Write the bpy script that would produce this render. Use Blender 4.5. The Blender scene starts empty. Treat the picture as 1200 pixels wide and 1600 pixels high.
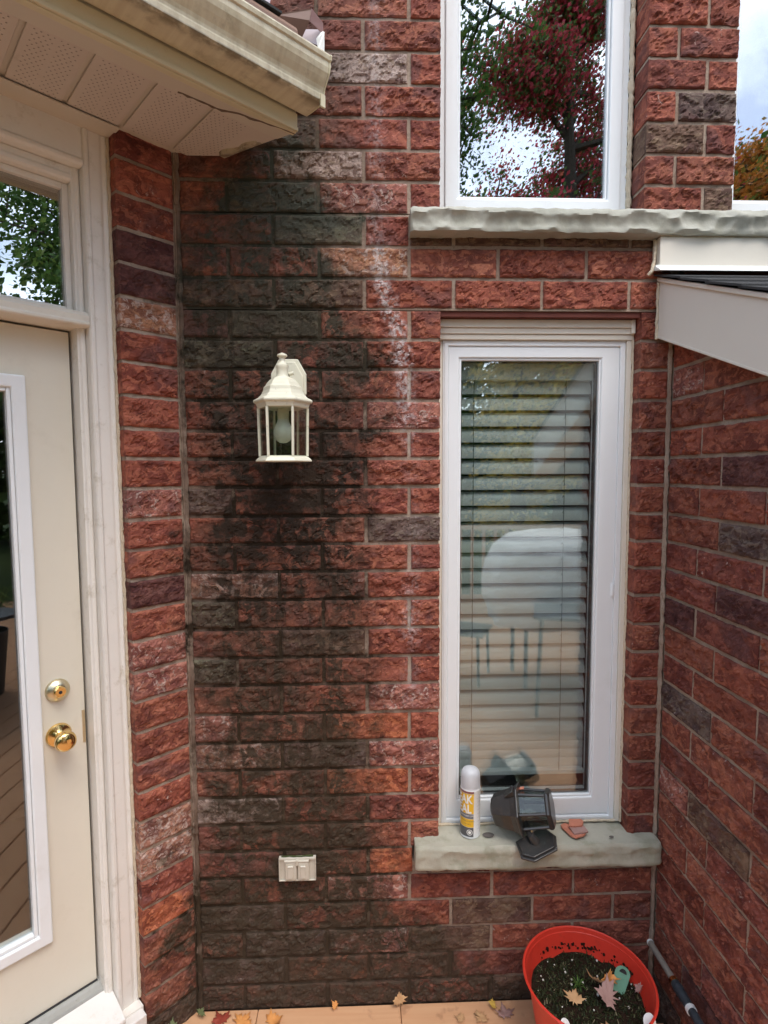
import bpy, bmesh, math, random
from mathutils import Vector, Matrix, noise, Euler
random.seed(7)
R = math.radians
C = bpy.context.scene.collection
S = bpy.context.scene

# ------------------------------------------------------------------ camera
F, PIT, YAW, ROL, D, CZ = 881.09, R(4.20), R(2.0), -.0041, 1.7154, 1.7313
cam = bpy.data.cameras.new('camera'); co = bpy.data.objects.new('camera', cam); C.objects.link(co)
fw = Vector((math.sin(YAW)*math.cos(PIT), math.cos(YAW)*math.cos(PIT), -math.sin(PIT)))
rt = Vector((math.cos(YAW), -math.sin(YAW), 0)); up = rt.cross(fw)
cr = rt*math.cos(ROL) + up*math.sin(ROL); cu = -rt*math.sin(ROL) + up*math.cos(ROL)
co.matrix_world = Matrix(((cr.x, cu.x, -fw.x, 0), (cr.y, cu.y, -fw.y, -D), (cr.z, cu.z, -fw.z, CZ), (0, 0, 0, 1)))
cam.sensor_fit = 'HORIZONTAL'; cam.sensor_width = 36; cam.lens = F/1200*36
cam.clip_start = .02; cam.clip_end = 2000
S.camera = co

# ------------------------------------------------------------------ sky and sun (overcast)
w = bpy.data.worlds.new('World'); S.world = w; w.use_nodes = True
nt = w.node_tree; nt.nodes.clear()
out = nt.nodes.new('ShaderNodeOutputWorld'); bg = nt.nodes.new('ShaderNodeBackground')
sky = nt.nodes.new('ShaderNodeTexSky'); sky.sky_type = 'NISHITA'; sky.sun_disc = False
SUN_EL, SUN_ROT = 60, 158
sky.sun_elevation = R(SUN_EL); sky.sun_rotation = R(SUN_ROT); sky.air_density = 1.0; sky.dust_density = 1.5
tc = nt.nodes.new('ShaderNodeTexCoord'); nz = nt.nodes.new('ShaderNodeTexNoise')
nz.inputs['Scale'].default_value = 3.2; nz.inputs['Detail'].default_value = 6; nz.inputs['Roughness'].default_value = .55
rp = nt.nodes.new('ShaderNodeValToRGB'); rp.color_ramp.elements[0].position = .44; rp.color_ramp.elements[1].position = .70
mx = nt.nodes.new('ShaderNodeMix'); mx.data_type = 'RGBA'
mx.inputs[7].default_value = (11.2, 12.4, 13.8, 1)
nt.links.new(tc.outputs['Generated'], nz.inputs['Vector']); nt.links.new(nz.outputs[0], rp.inputs[0])
nt.links.new(rp.outputs[0], mx.inputs[0]); nt.links.new(sky.outputs[0], mx.inputs[6]); nt.links.new(mx.outputs[2], bg.inputs[0])
bg.inputs[1].default_value = .12
nt.links.new(bg.outputs[0], out.inputs[0])
sl = bpy.data.lights.new('sun', 'SUN'); so = bpy.data.objects.new('sun', sl); C.objects.link(so)
sl.energy = 1.0; sl.angle = R(34); sl.color = (1, .94, .86)
az = R(SUN_ROT)
sd = Vector((math.sin(az)*math.cos(R(SUN_EL)), math.cos(az)*math.cos(R(SUN_EL)), math.sin(R(SUN_EL))))
so.rotation_euler = sd.to_track_quat('Z', 'Y').to_euler()
S.view_settings.view_transform = 'Standard'; S.view_settings.look = 'None'; S.view_settings.gamma = 1
S.view_settings.use_curve_mapping = False; S.view_settings.exposure = 1.42
S.cycles.max_bounces = 8; S.cycles.transparent_max_bounces = 16; S.cycles.use_denoising = True

# ------------------------------------------------------------------ node helpers
class NB:
    def __init__(s, name, rough=.6, spec=.3, metal=0):
        s.m = bpy.data.materials.new(name); s.m.use_nodes = True; s.t = s.m.node_tree; s.t.nodes.clear()
        s.o = s.n('ShaderNodeOutputMaterial'); s.b = s.n('ShaderNodeBsdfPrincipled')
        s.l(s.b.outputs[0], s.o.inputs[0]); s.b.inputs['Roughness'].default_value = rough
        s.b.inputs['Specular IOR Level'].default_value = spec; s.b.inputs['Metallic'].default_value = metal
    def n(s, t, **k):
        x = s.t.nodes.new(t)
        for a, b in k.items(): setattr(x, a, b)
        return x
    def l(s, a, b): s.t.links.new(a, b)
    def inp(s, node, i, v):
        if hasattr(v, 'is_linked') or hasattr(v, 'links'): s.l(v, node.inputs[i])
        else: node.inputs[i].default_value = v
    def math(s, op, a, b=0.0, c=0.0, clamp=False):
        x = s.n('ShaderNodeMath', operation=op, use_clamp=clamp)
        s.inp(x, 0, a); s.inp(x, 1, b); s.inp(x, 2, c); return x.outputs[0]
    def vmath(s, op, a, b=(0, 0, 0)):
        x = s.n('ShaderNodeVectorMath', operation=op); s.inp(x, 0, a)
        if op == 'SCALE': s.inp(x, 3, b)
        else: s.inp(x, 1, b)
        return x.outputs[0]
    def mix(s, f, a, b, mode='MIX'):
        x = s.n('ShaderNodeMix', data_type='RGBA', blend_type=mode)
        s.inp(x, 0, f); s.inp(x, 6, a if not isinstance(a, tuple) else (*a[:3], 1)); s.inp(x, 7, b if not isinstance(b, tuple) else (*b[:3], 1))
        return x.outputs[2]
    def noise(s, vec, sc, det=4, rough=.55, dist=0.0):
        x = s.n('ShaderNodeTexNoise'); s.l(vec, x.inputs['Vector'])
        x.inputs['Scale'].default_value = sc; x.inputs['Detail'].default_value = det
        x.inputs['Roughness'].default_value = rough; x.inputs['Distortion'].default_value = dist
        return x.outputs[0]
    def ramp(s, f, stops, interp='LINEAR'):
        x = s.n('ShaderNodeValToRGB'); e = x.color_ramp; e.interpolation = interp
        while len(e.elements) < len(stops): e.elements.new(.5)
        for q, (p, c) in zip(e.elements, stops):
            q.position = p; q.color = (c, c, c, 1) if not isinstance(c, tuple) else (*c[:3], 1)
        s.l(f, x.inputs[0]); return x.outputs[0]
    def smooth(s, v, a, b):
        x = s.n('ShaderNodeMapRange', interpolation_type='SMOOTHSTEP')
        s.inp(x, 0, v); s.inp(x, 1, a); s.inp(x, 2, b); return x.outputs[0]
    def bump(s, h, strength=.5, dist=.01, prev=None):
        x = s.n('ShaderNodeBump'); x.inputs['Strength'].default_value = strength; x.inputs['Distance'].default_value = dist
        s.l(h, x.inputs['Height'])
        if prev: s.l(prev, x.inputs['Normal'])
        return x.outputs[0]
    def obj(s): return s.n('ShaderNodeTexCoord').outputs['Object']
    def pos(s): return s.n('ShaderNodeNewGeometry').outputs['Position']
    def fin(s, col=None, nrm=None, rough=None):
        if col is not None: s.inp(s.b, 'Base Color', (*col[:3], 1) if isinstance(col, tuple) else col)
        if nrm is not None: s.l(nrm, s.b.inputs['Normal'])
        if rough is not None: s.inp(s.b, 'Roughness', rough)
        return s.m

def px2z(py, px=500):   # height on the main wall for a given image row (used only for the stain tables)
    v = py-800; u = px-600
    u, v = u*math.cos(ROL)+v*math.sin(ROL), -u*math.sin(ROL)+v*math.cos(ROL)
    y = math.cos(PIT)-v/F*math.sin(PIT); z = -v/F*math.cos(PIT)-math.sin(PIT)
    Y = -u/F*math.sin(YAW)+y*math.cos(YAW); X = u/F*math.cos(YAW)+y*math.sin(YAW)
    t = D/Y; return CZ+t*z, X*t

ZT = 3.3
STAIN = [(150, 470, 505, .35), (205, 430, 505, .55), (260, 350, 475, .75), (300, 330, 505, .9), (350, 345, 565, .88), (385, 280, 500, .6),
 (430, 280, 555, .65), (470, 280, 545, .8), (510, 330, 565, .92), (560, 290, 600, .78), (620, 300, 590, .72), (680, 320, 585, .85), (735, 330, 580, 1.0),
 (790, 320, 580, .98), (850, 310, 565, .78), (900, 310, 580, .66), (1000, 320, 585, .68), (1080, 330, 575, .72), (1150, 335, 570, .82), (1220, 325, 580, .76),
 (1290, 320, 600, .92), (1350, 330, 610, .85), (1420, 290, 640, .88), (1480, 280, 690, .9), (1530, 280, 760, .95), (1572, 280, 1000, .95)]
EFFL = [(370, 588, .3), (395, 592, 1), (430, 596, 1), (470, 604, .9), (505, 618, 1), (545, 628, 1), (600, 634, .8), (650, 636, .6), (720, 640, .12), (820, 648, .1), (900, 645, .2), (985, 640, .55), (1010, 642, .1), (1090, 640, .3), (1120, 645, 0), (1300, 640, 0)]
def stain_nodes(b):
    """water stain, algae and lime streak on the main wall: wear with a shape of its own, laid out in metres on the wall"""
    p = b.pos(); sx = b.n('ShaderNodeSeparateXYZ'); b.l(p, sx.inputs[0])
    z = b.math('DIVIDE', sx.outputs[2], ZT)
    st = []
    for py, l, r, s in STAIN:
        zz, _ = px2z(py); st.append((zz/ZT, (px2z(py, l)[1]+1)/2.2, (px2z(py, r)[1]+1)/2.2, s))
    st.sort()
    n1 = b.noise(p, 7, 4, .6); n2 = b.noise(p, 26, 4, .65)
    zj = b.math('ADD', z, b.math('MULTIPLY', b.math('SUBTRACT', n1, .5), .03))
    rg = b.ramp(zj, [(a, (l, r, s)) for a, l, r, s in st]); sep = b.n('ShaderNodeSeparateColor'); b.l(rg, sep.inputs[0])
    xn = b.math('DIVIDE', b.math('ADD', sx.outputs[0], 1.0), 2.2)
    xj = b.math('ADD', xn, b.math('ADD', b.math('MULTIPLY', b.math('SUBTRACT', n1, .5), .20), b.math('MULTIPLY', b.math('SUBTRACT', n2, .5), .10)))
    dl = b.smooth(b.math('SUBTRACT', xj, sep.outputs[0]), -.035, .045)
    dr = b.smooth(b.math('SUBTRACT', sep.outputs[1], xj), -.03, .045)
    m = b.math('MULTIPLY', b.math('MULTIPLY', dl, dr), sep.outputs[2])
    on = b.math('LESS_THAN', b.math('ABSOLUTE', sx.outputs[1]), .12)
    m = b.math('MULTIPLY', m, on)
    # lime streak
    ef = sorted((px2z(py)[0]/ZT, (px2z(py, x)[1]+1)/2.2, s) for py, x, s in EFFL)
    er = b.ramp(z, [(a, (x, s, 0)) for a, x, s in ef]); es = b.n('ShaderNodeSeparateColor'); b.l(er, es.inputs[0])
    ex = b.math('ABSOLUTE', b.math('SUBTRACT', b.math('ADD', xn, b.math('MULTIPLY', b.math('SUBTRACT', n2, .5), .03)), es.outputs[0]))
    em = b.math('MULTIPLY', b.math('SUBTRACT', 1, b.smooth(ex, .0, .019)), es.outputs[1])
    n3 = b.noise(p, 60, 5, .7)
    em = b.math('MULTIPLY', em, b.smooth(n3, .42, .60)); em = b.math('MULTIPLY', em, on)
    return m, em, z, n2, sx

def stain_apply(b, col, k=1.0):
    m, em, z, n2, sx = stain_nodes(b)
    if not hasattr(k, 'links') and k > 1: m = b.math('MULTIPLY', m, 1.35, clamp=True)
    dark = b.ramp(z, [(0, (.050, .036, .022)), (.30, (.046, .031, .019)), (.45, (.026, .018, .012)), (.55, (.022, .016, .011)), (.66, (.040, .034, .022)), (.76, (.050, .054, .040)), (1, (.06, .06, .045))])
    vr = b.n('ShaderNodeMapping'); b.l(b.pos(), vr.inputs[0]); vr.inputs['Scale'].default_value = (15, 1, 1.6)
    runs = b.smooth(b.noise(vr.outputs[0], 1.0, 5, .62, .6), .42, .52)
    blot = b.smooth(b.noise(b.pos(), 13, 5, .68, .5), .43, .51)
    m = b.math('MULTIPLY', m, b.math('MULTIPLY_ADD', b.math('MAXIMUM', runs, b.smooth(m, .80, .95)), .34, .70))
    m = b.math('MULTIPLY', m, b.math('MULTIPLY_ADD', blot, .42, .62))
    mm = b.math('MULTIPLY', b.math('MULTIPLY', m, 1.36, clamp=True), b.math('MULTIPLY_ADD', b.smooth(n2, .39, .51), .32, .76), clamp=True)
    # the older brownish film over the whole left part of the wall
    film = b.math('MULTIPLY', b.math('SUBTRACT', 1, b.smooth(sx.outputs[0], -.10, .12)), b.math('LESS_THAN', b.math('ABSOLUTE', sx.outputs[1]), .09))
    film = b.math('MULTIPLY', film, b.math('GREATER_THAN', sx.outputs[0], -.54))
    col = b.mix(b.math('MULTIPLY', film, b.math('MULTIPLY_ADD', b.smooth(b.noise(b.pos(), 8, 4, .6), .38, .62), .38, .16 if (hasattr(k, 'links') or k < 1) else .42)), col, (.10, .062, .044))
    col = b.mix(b.math('MULTIPLY', mm, k, clamp=True), col, dark)
    # general grime near the ground
    col = b.mix(b.math('MULTIPLY', b.math('SUBTRACT', 1, b.smooth(sx.outputs[2], .0, .42)), .42), col, (.075, .05, .037))
    return b.mix(b.math('MULTIPLY', em, .85), col, (.60, .56, .56))

# ------------------------------------------------------------------ materials
M = {}
def brick_mat():
    b = NB('brick_clay', .82, .25)
    oi = b.n('ShaderNodeObjectInfo'); off = b.n('ShaderNodeCombineXYZ')
    for i, k in enumerate((37, 61, 83)): b.l(b.math('MULTIPLY', oi.outputs['Random'], k), off.inputs[i])
    v = b.vmath('ADD', b.obj(), off.outputs[0])
    base = oi.outputs['Color']; p_ = b.pos()
    vs_ = b.n('ShaderNodeMapping'); b.l(v, vs_.inputs[0]); vs_.inputs['Scale'].default_value = (.8, 1, 1.25)
    n1 = b.noise(v, 14, 4, .6, .4); n2 = b.noise(vs_.outputs[0], 30, 5, .62, 1.3); n3 = b.noise(v, 170, 5, .7)
    lay = b.ramp(n2, [(.0, 0), (.40, 0), (.415, .4), (.52, .45), (.535, .8), (.62, .8), (.635, 1), (1, 1)])
    dk = b.mix(1, base, (.56, .50, .54), 'MULTIPLY'); lt = b.mix(1, base, (1.30, 1.45, 1.35), 'MULTIPLY')
    c = b.mix(b.smooth(n1, .40, .62), dk, base)
    c = b.mix(b.smooth(lay, .5, 1.0), c, lt)
    # purple fired patches
    n4 = b.noise(v, 9, 2, .5); c = b.mix(b.math('MULTIPLY', b.smooth(n4, .58, .66), .55), c, (.13, .058, .056))
    # crevice shade and some dirt, painted into the colour along jagged flake edges
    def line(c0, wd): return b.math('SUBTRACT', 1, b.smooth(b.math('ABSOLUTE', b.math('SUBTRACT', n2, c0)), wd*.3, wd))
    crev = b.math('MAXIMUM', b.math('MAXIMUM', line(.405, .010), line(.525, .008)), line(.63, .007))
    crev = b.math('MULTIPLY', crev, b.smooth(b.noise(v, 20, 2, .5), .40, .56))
    # pale bloom on the flakes of some bricks (object alpha)
    n5 = b.noise(v, 42, 5, .7, 1.0)
    thr = b.math('SUBTRACT', .78, b.math('MULTIPLY', oi.outputs['Alpha'], .36))
    pale = b.math('MULTIPLY', b.smooth(b.math('SUBTRACT', n5, thr), -.02, .06), .75)
    c = b.mix(pale, c, (.52, .40, .35))
    c = b.mix(b.math('MULTIPLY', b.math('SUBTRACT', n3, .5), .7), c, (.02, .012, .01))
    fresh = b.math('MULTIPLY', b.smooth(b.noise(v, 21, 4, .6, 1.2), .53, .57), b.smooth(b.noise(p_, 5, 3, .5), .44, .58))
    c = stain_apply(b, c, b.math('SUBTRACT', .97, b.math('MULTIPLY', fresh, .62)))
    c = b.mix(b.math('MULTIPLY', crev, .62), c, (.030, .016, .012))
    h = b.math('SUBTRACT', b.math('ADD', b.math('MULTIPLY', lay, .9), b.math('MULTIPLY', n3, .17)), b.math('MULTIPLY', crev, .7))
    nr = b.bump(h, .8, .0045)
    nr = b.bump(b.noise(v, 420, 4, .7), .35, .0012, nr)
    return b.fin(c, nr)
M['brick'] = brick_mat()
def mortar_mat(dull=0):
    b = NB('mortar', .92, .15); p = b.pos()
    n = b.noise(p, 120, 5, .7); n2 = b.noise(p, 9, 3, .6)
    c = b.mix(b.smooth(n2, .35, .65), (.30, .215, .165), (.42, .33, .26))
    c = b.mix(b.smooth(n, .5, .75), c, (.22, .17, .13))
    c = stain_apply(b, c, 1.02)
    return b.fin(c, b.bump(n, .8, .004))
M['mortar'] = mortar_mat()
def simple(name, col, rough=.5, spec=.4, metal=0, var=.12, sc=14, bump=.15, bd=.002, bs=90, dirt=None, dsc=5, dthr=(.55, .75), damt=.5):
    b = NB(name, rough, spec, metal); v = b.pos()
    n = b.noise(v, sc, 5, .6)
    c = b.mix(n, tuple(x*(1-var) for x in col), tuple(min(1, x*(1+var)) for x in col))
    if dirt:
        c = b.mix(b.math('MULTIPLY', b.smooth(b.noise(v, dsc, 6, .7), *dthr), damt), c, dirt)
    return b.fin(c, b.bump(b.noise(v, bs, 4, .6), bump, bd))
M['vinyl'] = simple('white_vinyl', (.82, .85, .87), .38, .4, var=.02, bump=.05, dirt=(.62, .60, .55), damt=.25)
M['seam'] = simple('dark_rubber', (.03, .03, .032), .6)
M['caulk'] = simple('cream_caulk', (.66, .56, .42), .7, .3, var=.2, sc=60, bump=.9, bd=.006, bs=160)
M['cream'] = simple('cream_paint', (.74, .69, .60), .5, .35, var=.05, bump=.12, bd=.002, bs=60, dirt=(.40, .33, .25), dsc=9, dthr=(.58, .8), damt=.45)
M['frame_paint'] = simple('door_frame_paint', (.78, .75, .70), .45, .4, var=.05, bump=.2, bd=.003, bs=45, dirt=(.42, .36, .26), dsc=16, dthr=(.54, .74), damt=.5)
M['slab'] = simple('door_slab_paint', (.72, .68, .58), .42, .4, var=.03, bump=.06, bd=.001, bs=200, dirt=(.50, .45, .36), dsc=7, dthr=(.52, .8), damt=.35)
M['fascia'] = simple('cream_aluminium', (.66, .60, .42), .42, .45, var=.06, sc=8, bump=.05, dirt=(.30, .25, .16), dsc=22, dthr=(.60, .8), damt=.4)
M['soft_metal'] = simple('pale_aluminium_cladding', (.62, .56, .47), .4, .45, var=.03, sc=6, bump=.06, bd=.002, bs=12)
M['flash_white'] = simple('white_flashing', (.82, .84, .80), .35, .5, var=.04, dirt=(.62, .60, .45), damt=.4)
M['rake'] = simple('rake_cladding', (.74, .69, .61), .45, .4, var=.03, sc=5, bump=.06, bd=.003, bs=8)
M['steel_dark'] = simple('lintel_steel', (.13, .035, .025), .7, .3, var=.3, sc=40, bump=.3)
M['brown_metal'] = simple('brown_drip_metal', (.27, .165, .12), .45, .4, var=.15)
M['threshold'] = simple('threshold_metal', (.33, .33, .31), .5, .4, 0, var=.2, sc=30, dirt=(.12, .11, .09), dsc=30)
M['sillwood'] = simple('painted_sill_wood', (.74, .71, .68), .5, .3, var=.06, sc=12, bump=.4, bd=.003, bs=70, dirt=(.38, .36, .22), dsc=14, dthr=(.55, .75), damt=.6)
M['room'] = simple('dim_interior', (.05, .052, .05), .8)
M['blind'] = simple('blind_slat', (.60, .63, .62), .5, .3, var=.03, bump=.05)
M['cord'] = simple('blind_cord', (.10, .12, .12), .7)
M['lampwhite'] = simple('lantern_cream_paint', (.74, .72, .58), .38, .45, var=.06, sc=30, bump=.15, dirt=(.30, .28, .20), dsc=70, dthr=(.60, .72), damt=.6)
M['bulb'] = simple('frosted_bulb', (.72, .74, .70), .35, .4, var=.03, bump=0)
M['outlet'] = simple('outlet_cover_plastic', (.56, .52, .44), .5, .4, var=.08, sc=40, dirt=(.35, .36, .25), dsc=60, damt=.4)
M['blackpl'] = simple('dark_bronze_cast_metal', (.036, .034, .033), .28, .5, var=.3, sc=50, bump=.15, dirt=(.11, .08, .06), dsc=40, dthr=(.5, .75), damt=.5)
M['red'] = simple('red_plastic', (.66, .045, .026), .38, .45, var=.08, sc=20, bump=.05, dirt=(.26, .05, .03), dsc=30, damt=.35)
M['soil'] = simple('potting_soil', (.030, .018, .012), .95, .1, var=.5, sc=120, bump=1, bd=.01, bs=150)
M['perlite'] = simple('perlite_bead', (.7, .68, .62), .8)
M['terracotta'] = simple('brick_flake', (.52, .20, .13), .85, .2, var=.25, sc=50, bump=.6, bd=.003, bs=150)
M['canwhite'] = simple('can_white_print', (.74, .75, .74), .32, .5, var=.02, bump=0)
M['cangrey'] = simple('can_grey_print', (.10, .10, .11), .35, .5, var=.05, bump=0)
M['canyellow'] = simple('can_yellow_print', (.80, .48, .03), .35, .5, var=.04, bump=0)
M['canblue'] = simple('can_slate_print', (.16, .17, .20), .35, .5, var=.05, bump=0)
M['canred'] = simple('can_maroon_print', (.25, .10, .10), .35, .5, var=.05, bump=0)
M['ink_white'] = simple('white_lettering', (.85, .85, .82), .4, .4, bump=0)
M['tin'] = simple('tin_rim', (.6, .6, .62), .25, .5, 1, var=.05, bump=0)
M['black'] = simple('black_metal_furniture', (.03, .033, .036), .5)
M['cover'] = simple('cream_cover_cloth', (.86, .82, .76), .75, .2, var=.06, sc=5, bump=1, bd=.06, bs=5)
M['pole_grey'] = simple('grey_hose_tube', (.24, .21, .18), .55, .3, var=.15, sc=60, bump=.3)
M['pole_blue'] = simple('blue_black_grip', (.035, .045, .055), .45, .45, var=.7, sc=70, bump=.3)
M['tape'] = simple('white_tape_band', (.7, .7, .7), .5)
M['tag_green'] = simple('green_plant_label', (.17, .36, .25), .4, .4, var=.2, sc=60)
M['tag_dark'] = simple('dark_label_print', (.03, .03, .03), .5)
M['wall_plain'] = simple('plain_wall', (.20, .075, .055), .85)
M['dirt'] = simple('debris_ground', (.045, .03, .024), .95, .1, var=.5, sc=60, bump=1, bd=.01, bs=80)

def brass():
    b = NB('polished_brass', .16, .5, 1)
    c = b.mix(b.noise(b.pos(), 60, 4), (.80, .52, .17), (.92, .70, .34)); return b.fin(c)
M['brass'] = brass()
def brass_dull():
    b = NB('tarnished_brass', .34, .5, 1)
    c = b.mix(b.noise(b.pos(), 60, 4), (.62, .55, .38), (.78, .70, .50)); return b.fin(c)
M['brassd'] = brass_dull()

def soffit_mat():
    b = NB('perforated_soffit', .5, .35); v = b.obj(); sx = b.n('ShaderNodeSeparateXYZ'); b.l(v, sx.inputs[0])
    # rows of punched holes, every second row shifted
    ry = b.math('DIVIDE', sx.outputs[1], .0105); row = b.math('FLOOR', ry)
    sh = b.math('MULTIPLY', b.math('MODULO', b.math('ABSOLUTE', row), 2), .5)
    rx = b.math('ADD', b.math('DIVIDE', sx.outputs[0], .0125), sh)
    fx = b.math('SUBTRACT', b.math('FRACT', rx), .5); fy = b.math('SUBTRACT', b.math('FRACT', ry), .5)
    d = b.math('SQRT', b.math('ADD', b.math('MULTIPLY', fx, fx), b.math('MULTIPLY', fy, fy)))
    hole = b.math('SUBTRACT', 1, b.smooth(d, .10, .19))
    # plain bands beside the grooves
    ed = b.math('ABSOLUTE', sx.outputs[0])
    band = b.math('MULTIPLY', b.smooth(ed, .004, .007), b.math('SUBTRACT', 1, b.smooth(ed, .046, .049)))
    hole = b.math('MULTIPLY', hole, band)
    n = b.noise(b.pos(), 7, 5, .6)
    c = b.mix(n, (.58, .50, .43), (.66, .58, .51))
    c = b.mix(b.math('MULTIPLY', hole, .8), c, (.14, .10, .075))
    c = b.mix(b.math('MULTIPLY', b.smooth(b.noise(b.pos(), 30, 5, .7), .58, .75), .22), c, (.33, .25, .15))
    return b.fin(c, b.bump(b.math('SUBTRACT', 1, hole), .6, .002))
M['soffit'] = soffit_mat()
def gutter_mat():
    b = NB('weathered_gutter_paint', .38, .5); v = b.obj(); sx = b.n('ShaderNodeSeparateXYZ'); b.l(v, sx.inputs[0])
    mp = b.n('ShaderNodeCombineXYZ'); b.l(b.math('MULTIPLY', sx.outputs[0], 26), mp.inputs[0]); b.l(b.math('MULTIPLY', sx.outputs[2], 3), mp.inputs[2])
    n = b.noise(mp.outputs[0], 1.6, 6, .65)
    c = b.mix(b.smooth(n, .30, .70), (.68, .63, .47), (.57, .50, .36))
    c = b.mix(b.math('MULTIPLY', b.smooth(b.noise(b.pos(), 24, 6, .7), .52, .75), .45), c, (.20, .15, .10))
    gz = b.math('SUBTRACT', 1, b.smooth(b.math('ABSOLUTE', b.math('SUBTRACT', sx.outputs[2], 2.684)), .001, .006))
    gy = b.smooth(b.math('MULTIPLY', sx.outputs[1], -1), .060, .084)
    c = b.mix(b.math('MULTIPLY', b.math('MULTIPLY', gz, gy), b.math('MULTIPLY', b.smooth(b.noise(b.pos(), 26, 4, .6), .3, .6), .75)), c, (.10, .08, .055))
    g2 = b.smooth(b.noise(b.pos(), 13, 5, .65), .50, .66)
    c = b.mix(b.math('MULTIPLY', g2, .35), c, (.30, .25, .14))
    return b.fin(c, b.bump(n, .05, .002))
M['gutter'] = gutter_mat()
def stone_mat(name, a, bb, g, gamt):
    b = NB(name, .85, .25); p = b.pos()
    n = b.noise(p, 5, 6, .65); n2 = b.noise(p, 40, 6, .7)
    c = b.mix(b.smooth(n, .35, .65), a, bb); c = b.mix(b.math('MULTIPLY', b.smooth(b.noise(p, 11, 5, .6), .5, .66), gamt), c, g)
    c = b.mix(b.math('MULTIPLY', b.math('SUBTRACT', n2, .45), .9), c, (.16, .15, .12))
    return b.fin(c, b.bump(n2, .5, .004))
M['stone_up'] = stone_mat('grey_cut_stone', (.34, .335, .28), (.44, .43, .37), (.26, .26, .20), .4)
M['stone_lo'] = stone_mat('mossy_cut_stone', (.37, .365, .29), (.47, .45, .37), (.24, .25, .17), .5)
def wood_mat(name, a, bb, axis=0, sc=1, dark=(.2, .08, .04)):
    b = NB(name, .7, .3); oi = b.n('ShaderNodeObjectInfo'); off = b.math('MULTIPLY', oi.outputs['Random'], 30)
    v = b.obj(); sx = b.n('ShaderNodeSeparateXYZ'); b.l(v, sx.inputs[0])
    mp = b.n('ShaderNodeCombineXYZ')
    for i in range(3): b.l(b.math('ADD', b.math('MULTIPLY', sx.outputs[i], 1.2 if i == axis else 22), off), mp.inputs[i])
    n = b.noise(mp.outputs[0], 1.5*sc, 6, .6, 1.2)
    c = b.mix(n, a, bb); c = b.mix(b.math('MULTIPLY', b.smooth(b.noise(b.pos(), 12, 4), .6, .72), .4), c, dark)
    return b.fin(c, b.bump(n, .3, .002))
M['deck'] = wood_mat('cedar_deck_board', (.52, .26, .13), (.66, .40, .23))
M['rail'] = wood_mat('cedar_rail', (.42, .24, .14), (.55, .35, .22))
def shingle_mat():
    b = NB('asphalt_shingle', .95, .2); n = b.noise(b.pos(), 350, 3, .8)
    return b.fin(b.mix(n, (.02, .02, .022), (.10, .10, .10)), b.bump(n, 1, .003))
M['shingle'] = shingle_mat()
def glass_mat(name, fac, tint=(1, 1, 1), haze=0):
    m = bpy.data.materials.new(name); m.use_nodes = True; t = m.node_tree; t.nodes.clear()
    o = t.nodes.new('ShaderNodeOutputMaterial'); mxs = t.nodes.new('ShaderNodeMixShader')
    tr = t.nodes.new('ShaderNodeBsdfTransparent'); tr.inputs[0].default_value = (*tint, 1)
    gl = t.nodes.new('ShaderNodeBsdfGlossy'); gl.inputs['Roughness'].default_value = haze
    lw = t.nodes.new('ShaderNodeLayerWeight'); lw.inputs[0].default_value = .5; pw = t.nodes.new('ShaderNodeMath'); pw.operation = 'POWER'; pw.inputs[1].default_value = 4.5; t.links.new(lw.outputs['Facing'], pw.inputs[0])
    ma = t.nodes.new('ShaderNodeMath'); ma.operation = 'MULTIPLY_ADD'; ma.use_clamp = True
    ma.inputs[1].default_value = .9; ma.inputs[2].default_value = fac
    t.links.new(pw.outputs[0], ma.inputs[0]); t.links.new(ma.outputs[0], mxs.inputs[0])
    t.links.new(tr.outputs[0], mxs.inputs[1]); t.links.new(gl.outputs[0], mxs.inputs[2]); t.links.new(mxs.outputs[0], o.inputs[0])
    return m
M['glass'] = glass_mat('coated_window_glass', .125, (.97, .99, .985))
M['glass_up'] = glass_mat('coated_upper_glass', .42, (.80, .84, .84))
M['glass_lamp'] = glass_mat('lantern_glass', .10, (.90, .92, .88))
M['glass_dull'] = glass_mat('dusty_lantern_glass', .06, (.55, .60, .58), .15)
def cap_mat():
    b = NB('translucent_cap_plastic', .35, .5); b.b.inputs['Transmission Weight'].default_value = .35
    return b.fin((.78, .80, .84))
M['cap'] = cap_mat()
def leafcol(name, stops, sc=1):
    b = NB(name, .6, .25); g = b.n('ShaderNodeNewGeometry')
    c = b.ramp(g.outputs['Random Per Island'], stops)
    tr = b.n('ShaderNodeBsdfTranslucent'); b.l(c, tr.inputs[0]); ms = b.n('ShaderNodeMixShader'); ms.inputs[0].default_value = .35
    b.l(c, b.b.inputs['Base Color']); b.l(b.b.outputs[0], ms.inputs[1]); b.l(tr.outputs[0], ms.inputs[2]); b.l(ms.outputs[0], b.o.inputs[0])
    return b.m
M['lf_red'] = leafcol('red_maple_leaves', [(0, (.09, .16, .04)), (.38, (.14, .22, .07)), (.42, (.45, .05, .07)), (.8, (.68, .09, .13)), (1, (.55, .15, .08))])
M['lf_green'] = leafcol('green_leaves', [(0, (.04, .09, .02)), (.6, (.09, .18, .04)), (1, (.18, .26, .06))])
M['lf_yellow'] = leafcol('yellow_locust_leaves', [(0, (.16, .20, .04)), (.3, (.62, .46, .07)), (.8, (.80, .58, .12)), (1, (.85, .68, .22))])
M['lf_orange'] = leafcol('orange_leaves', [(0, (.14, .22, .04)), (.45, (.55, .20, .04)), (1, (.80, .36, .08))])
M['bark'] = simple('bark', (.07, .055, .04), .9, var=.4, sc=20, bump=1, bd=.02, bs=20)
M['moss'] = leafcol('moss_and_needles', [(0, (.018, .024, .010)), (.6, (.035, .05, .018)), (.92, (.08, .09, .035)), (1, (.3, .26, .16))])
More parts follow.
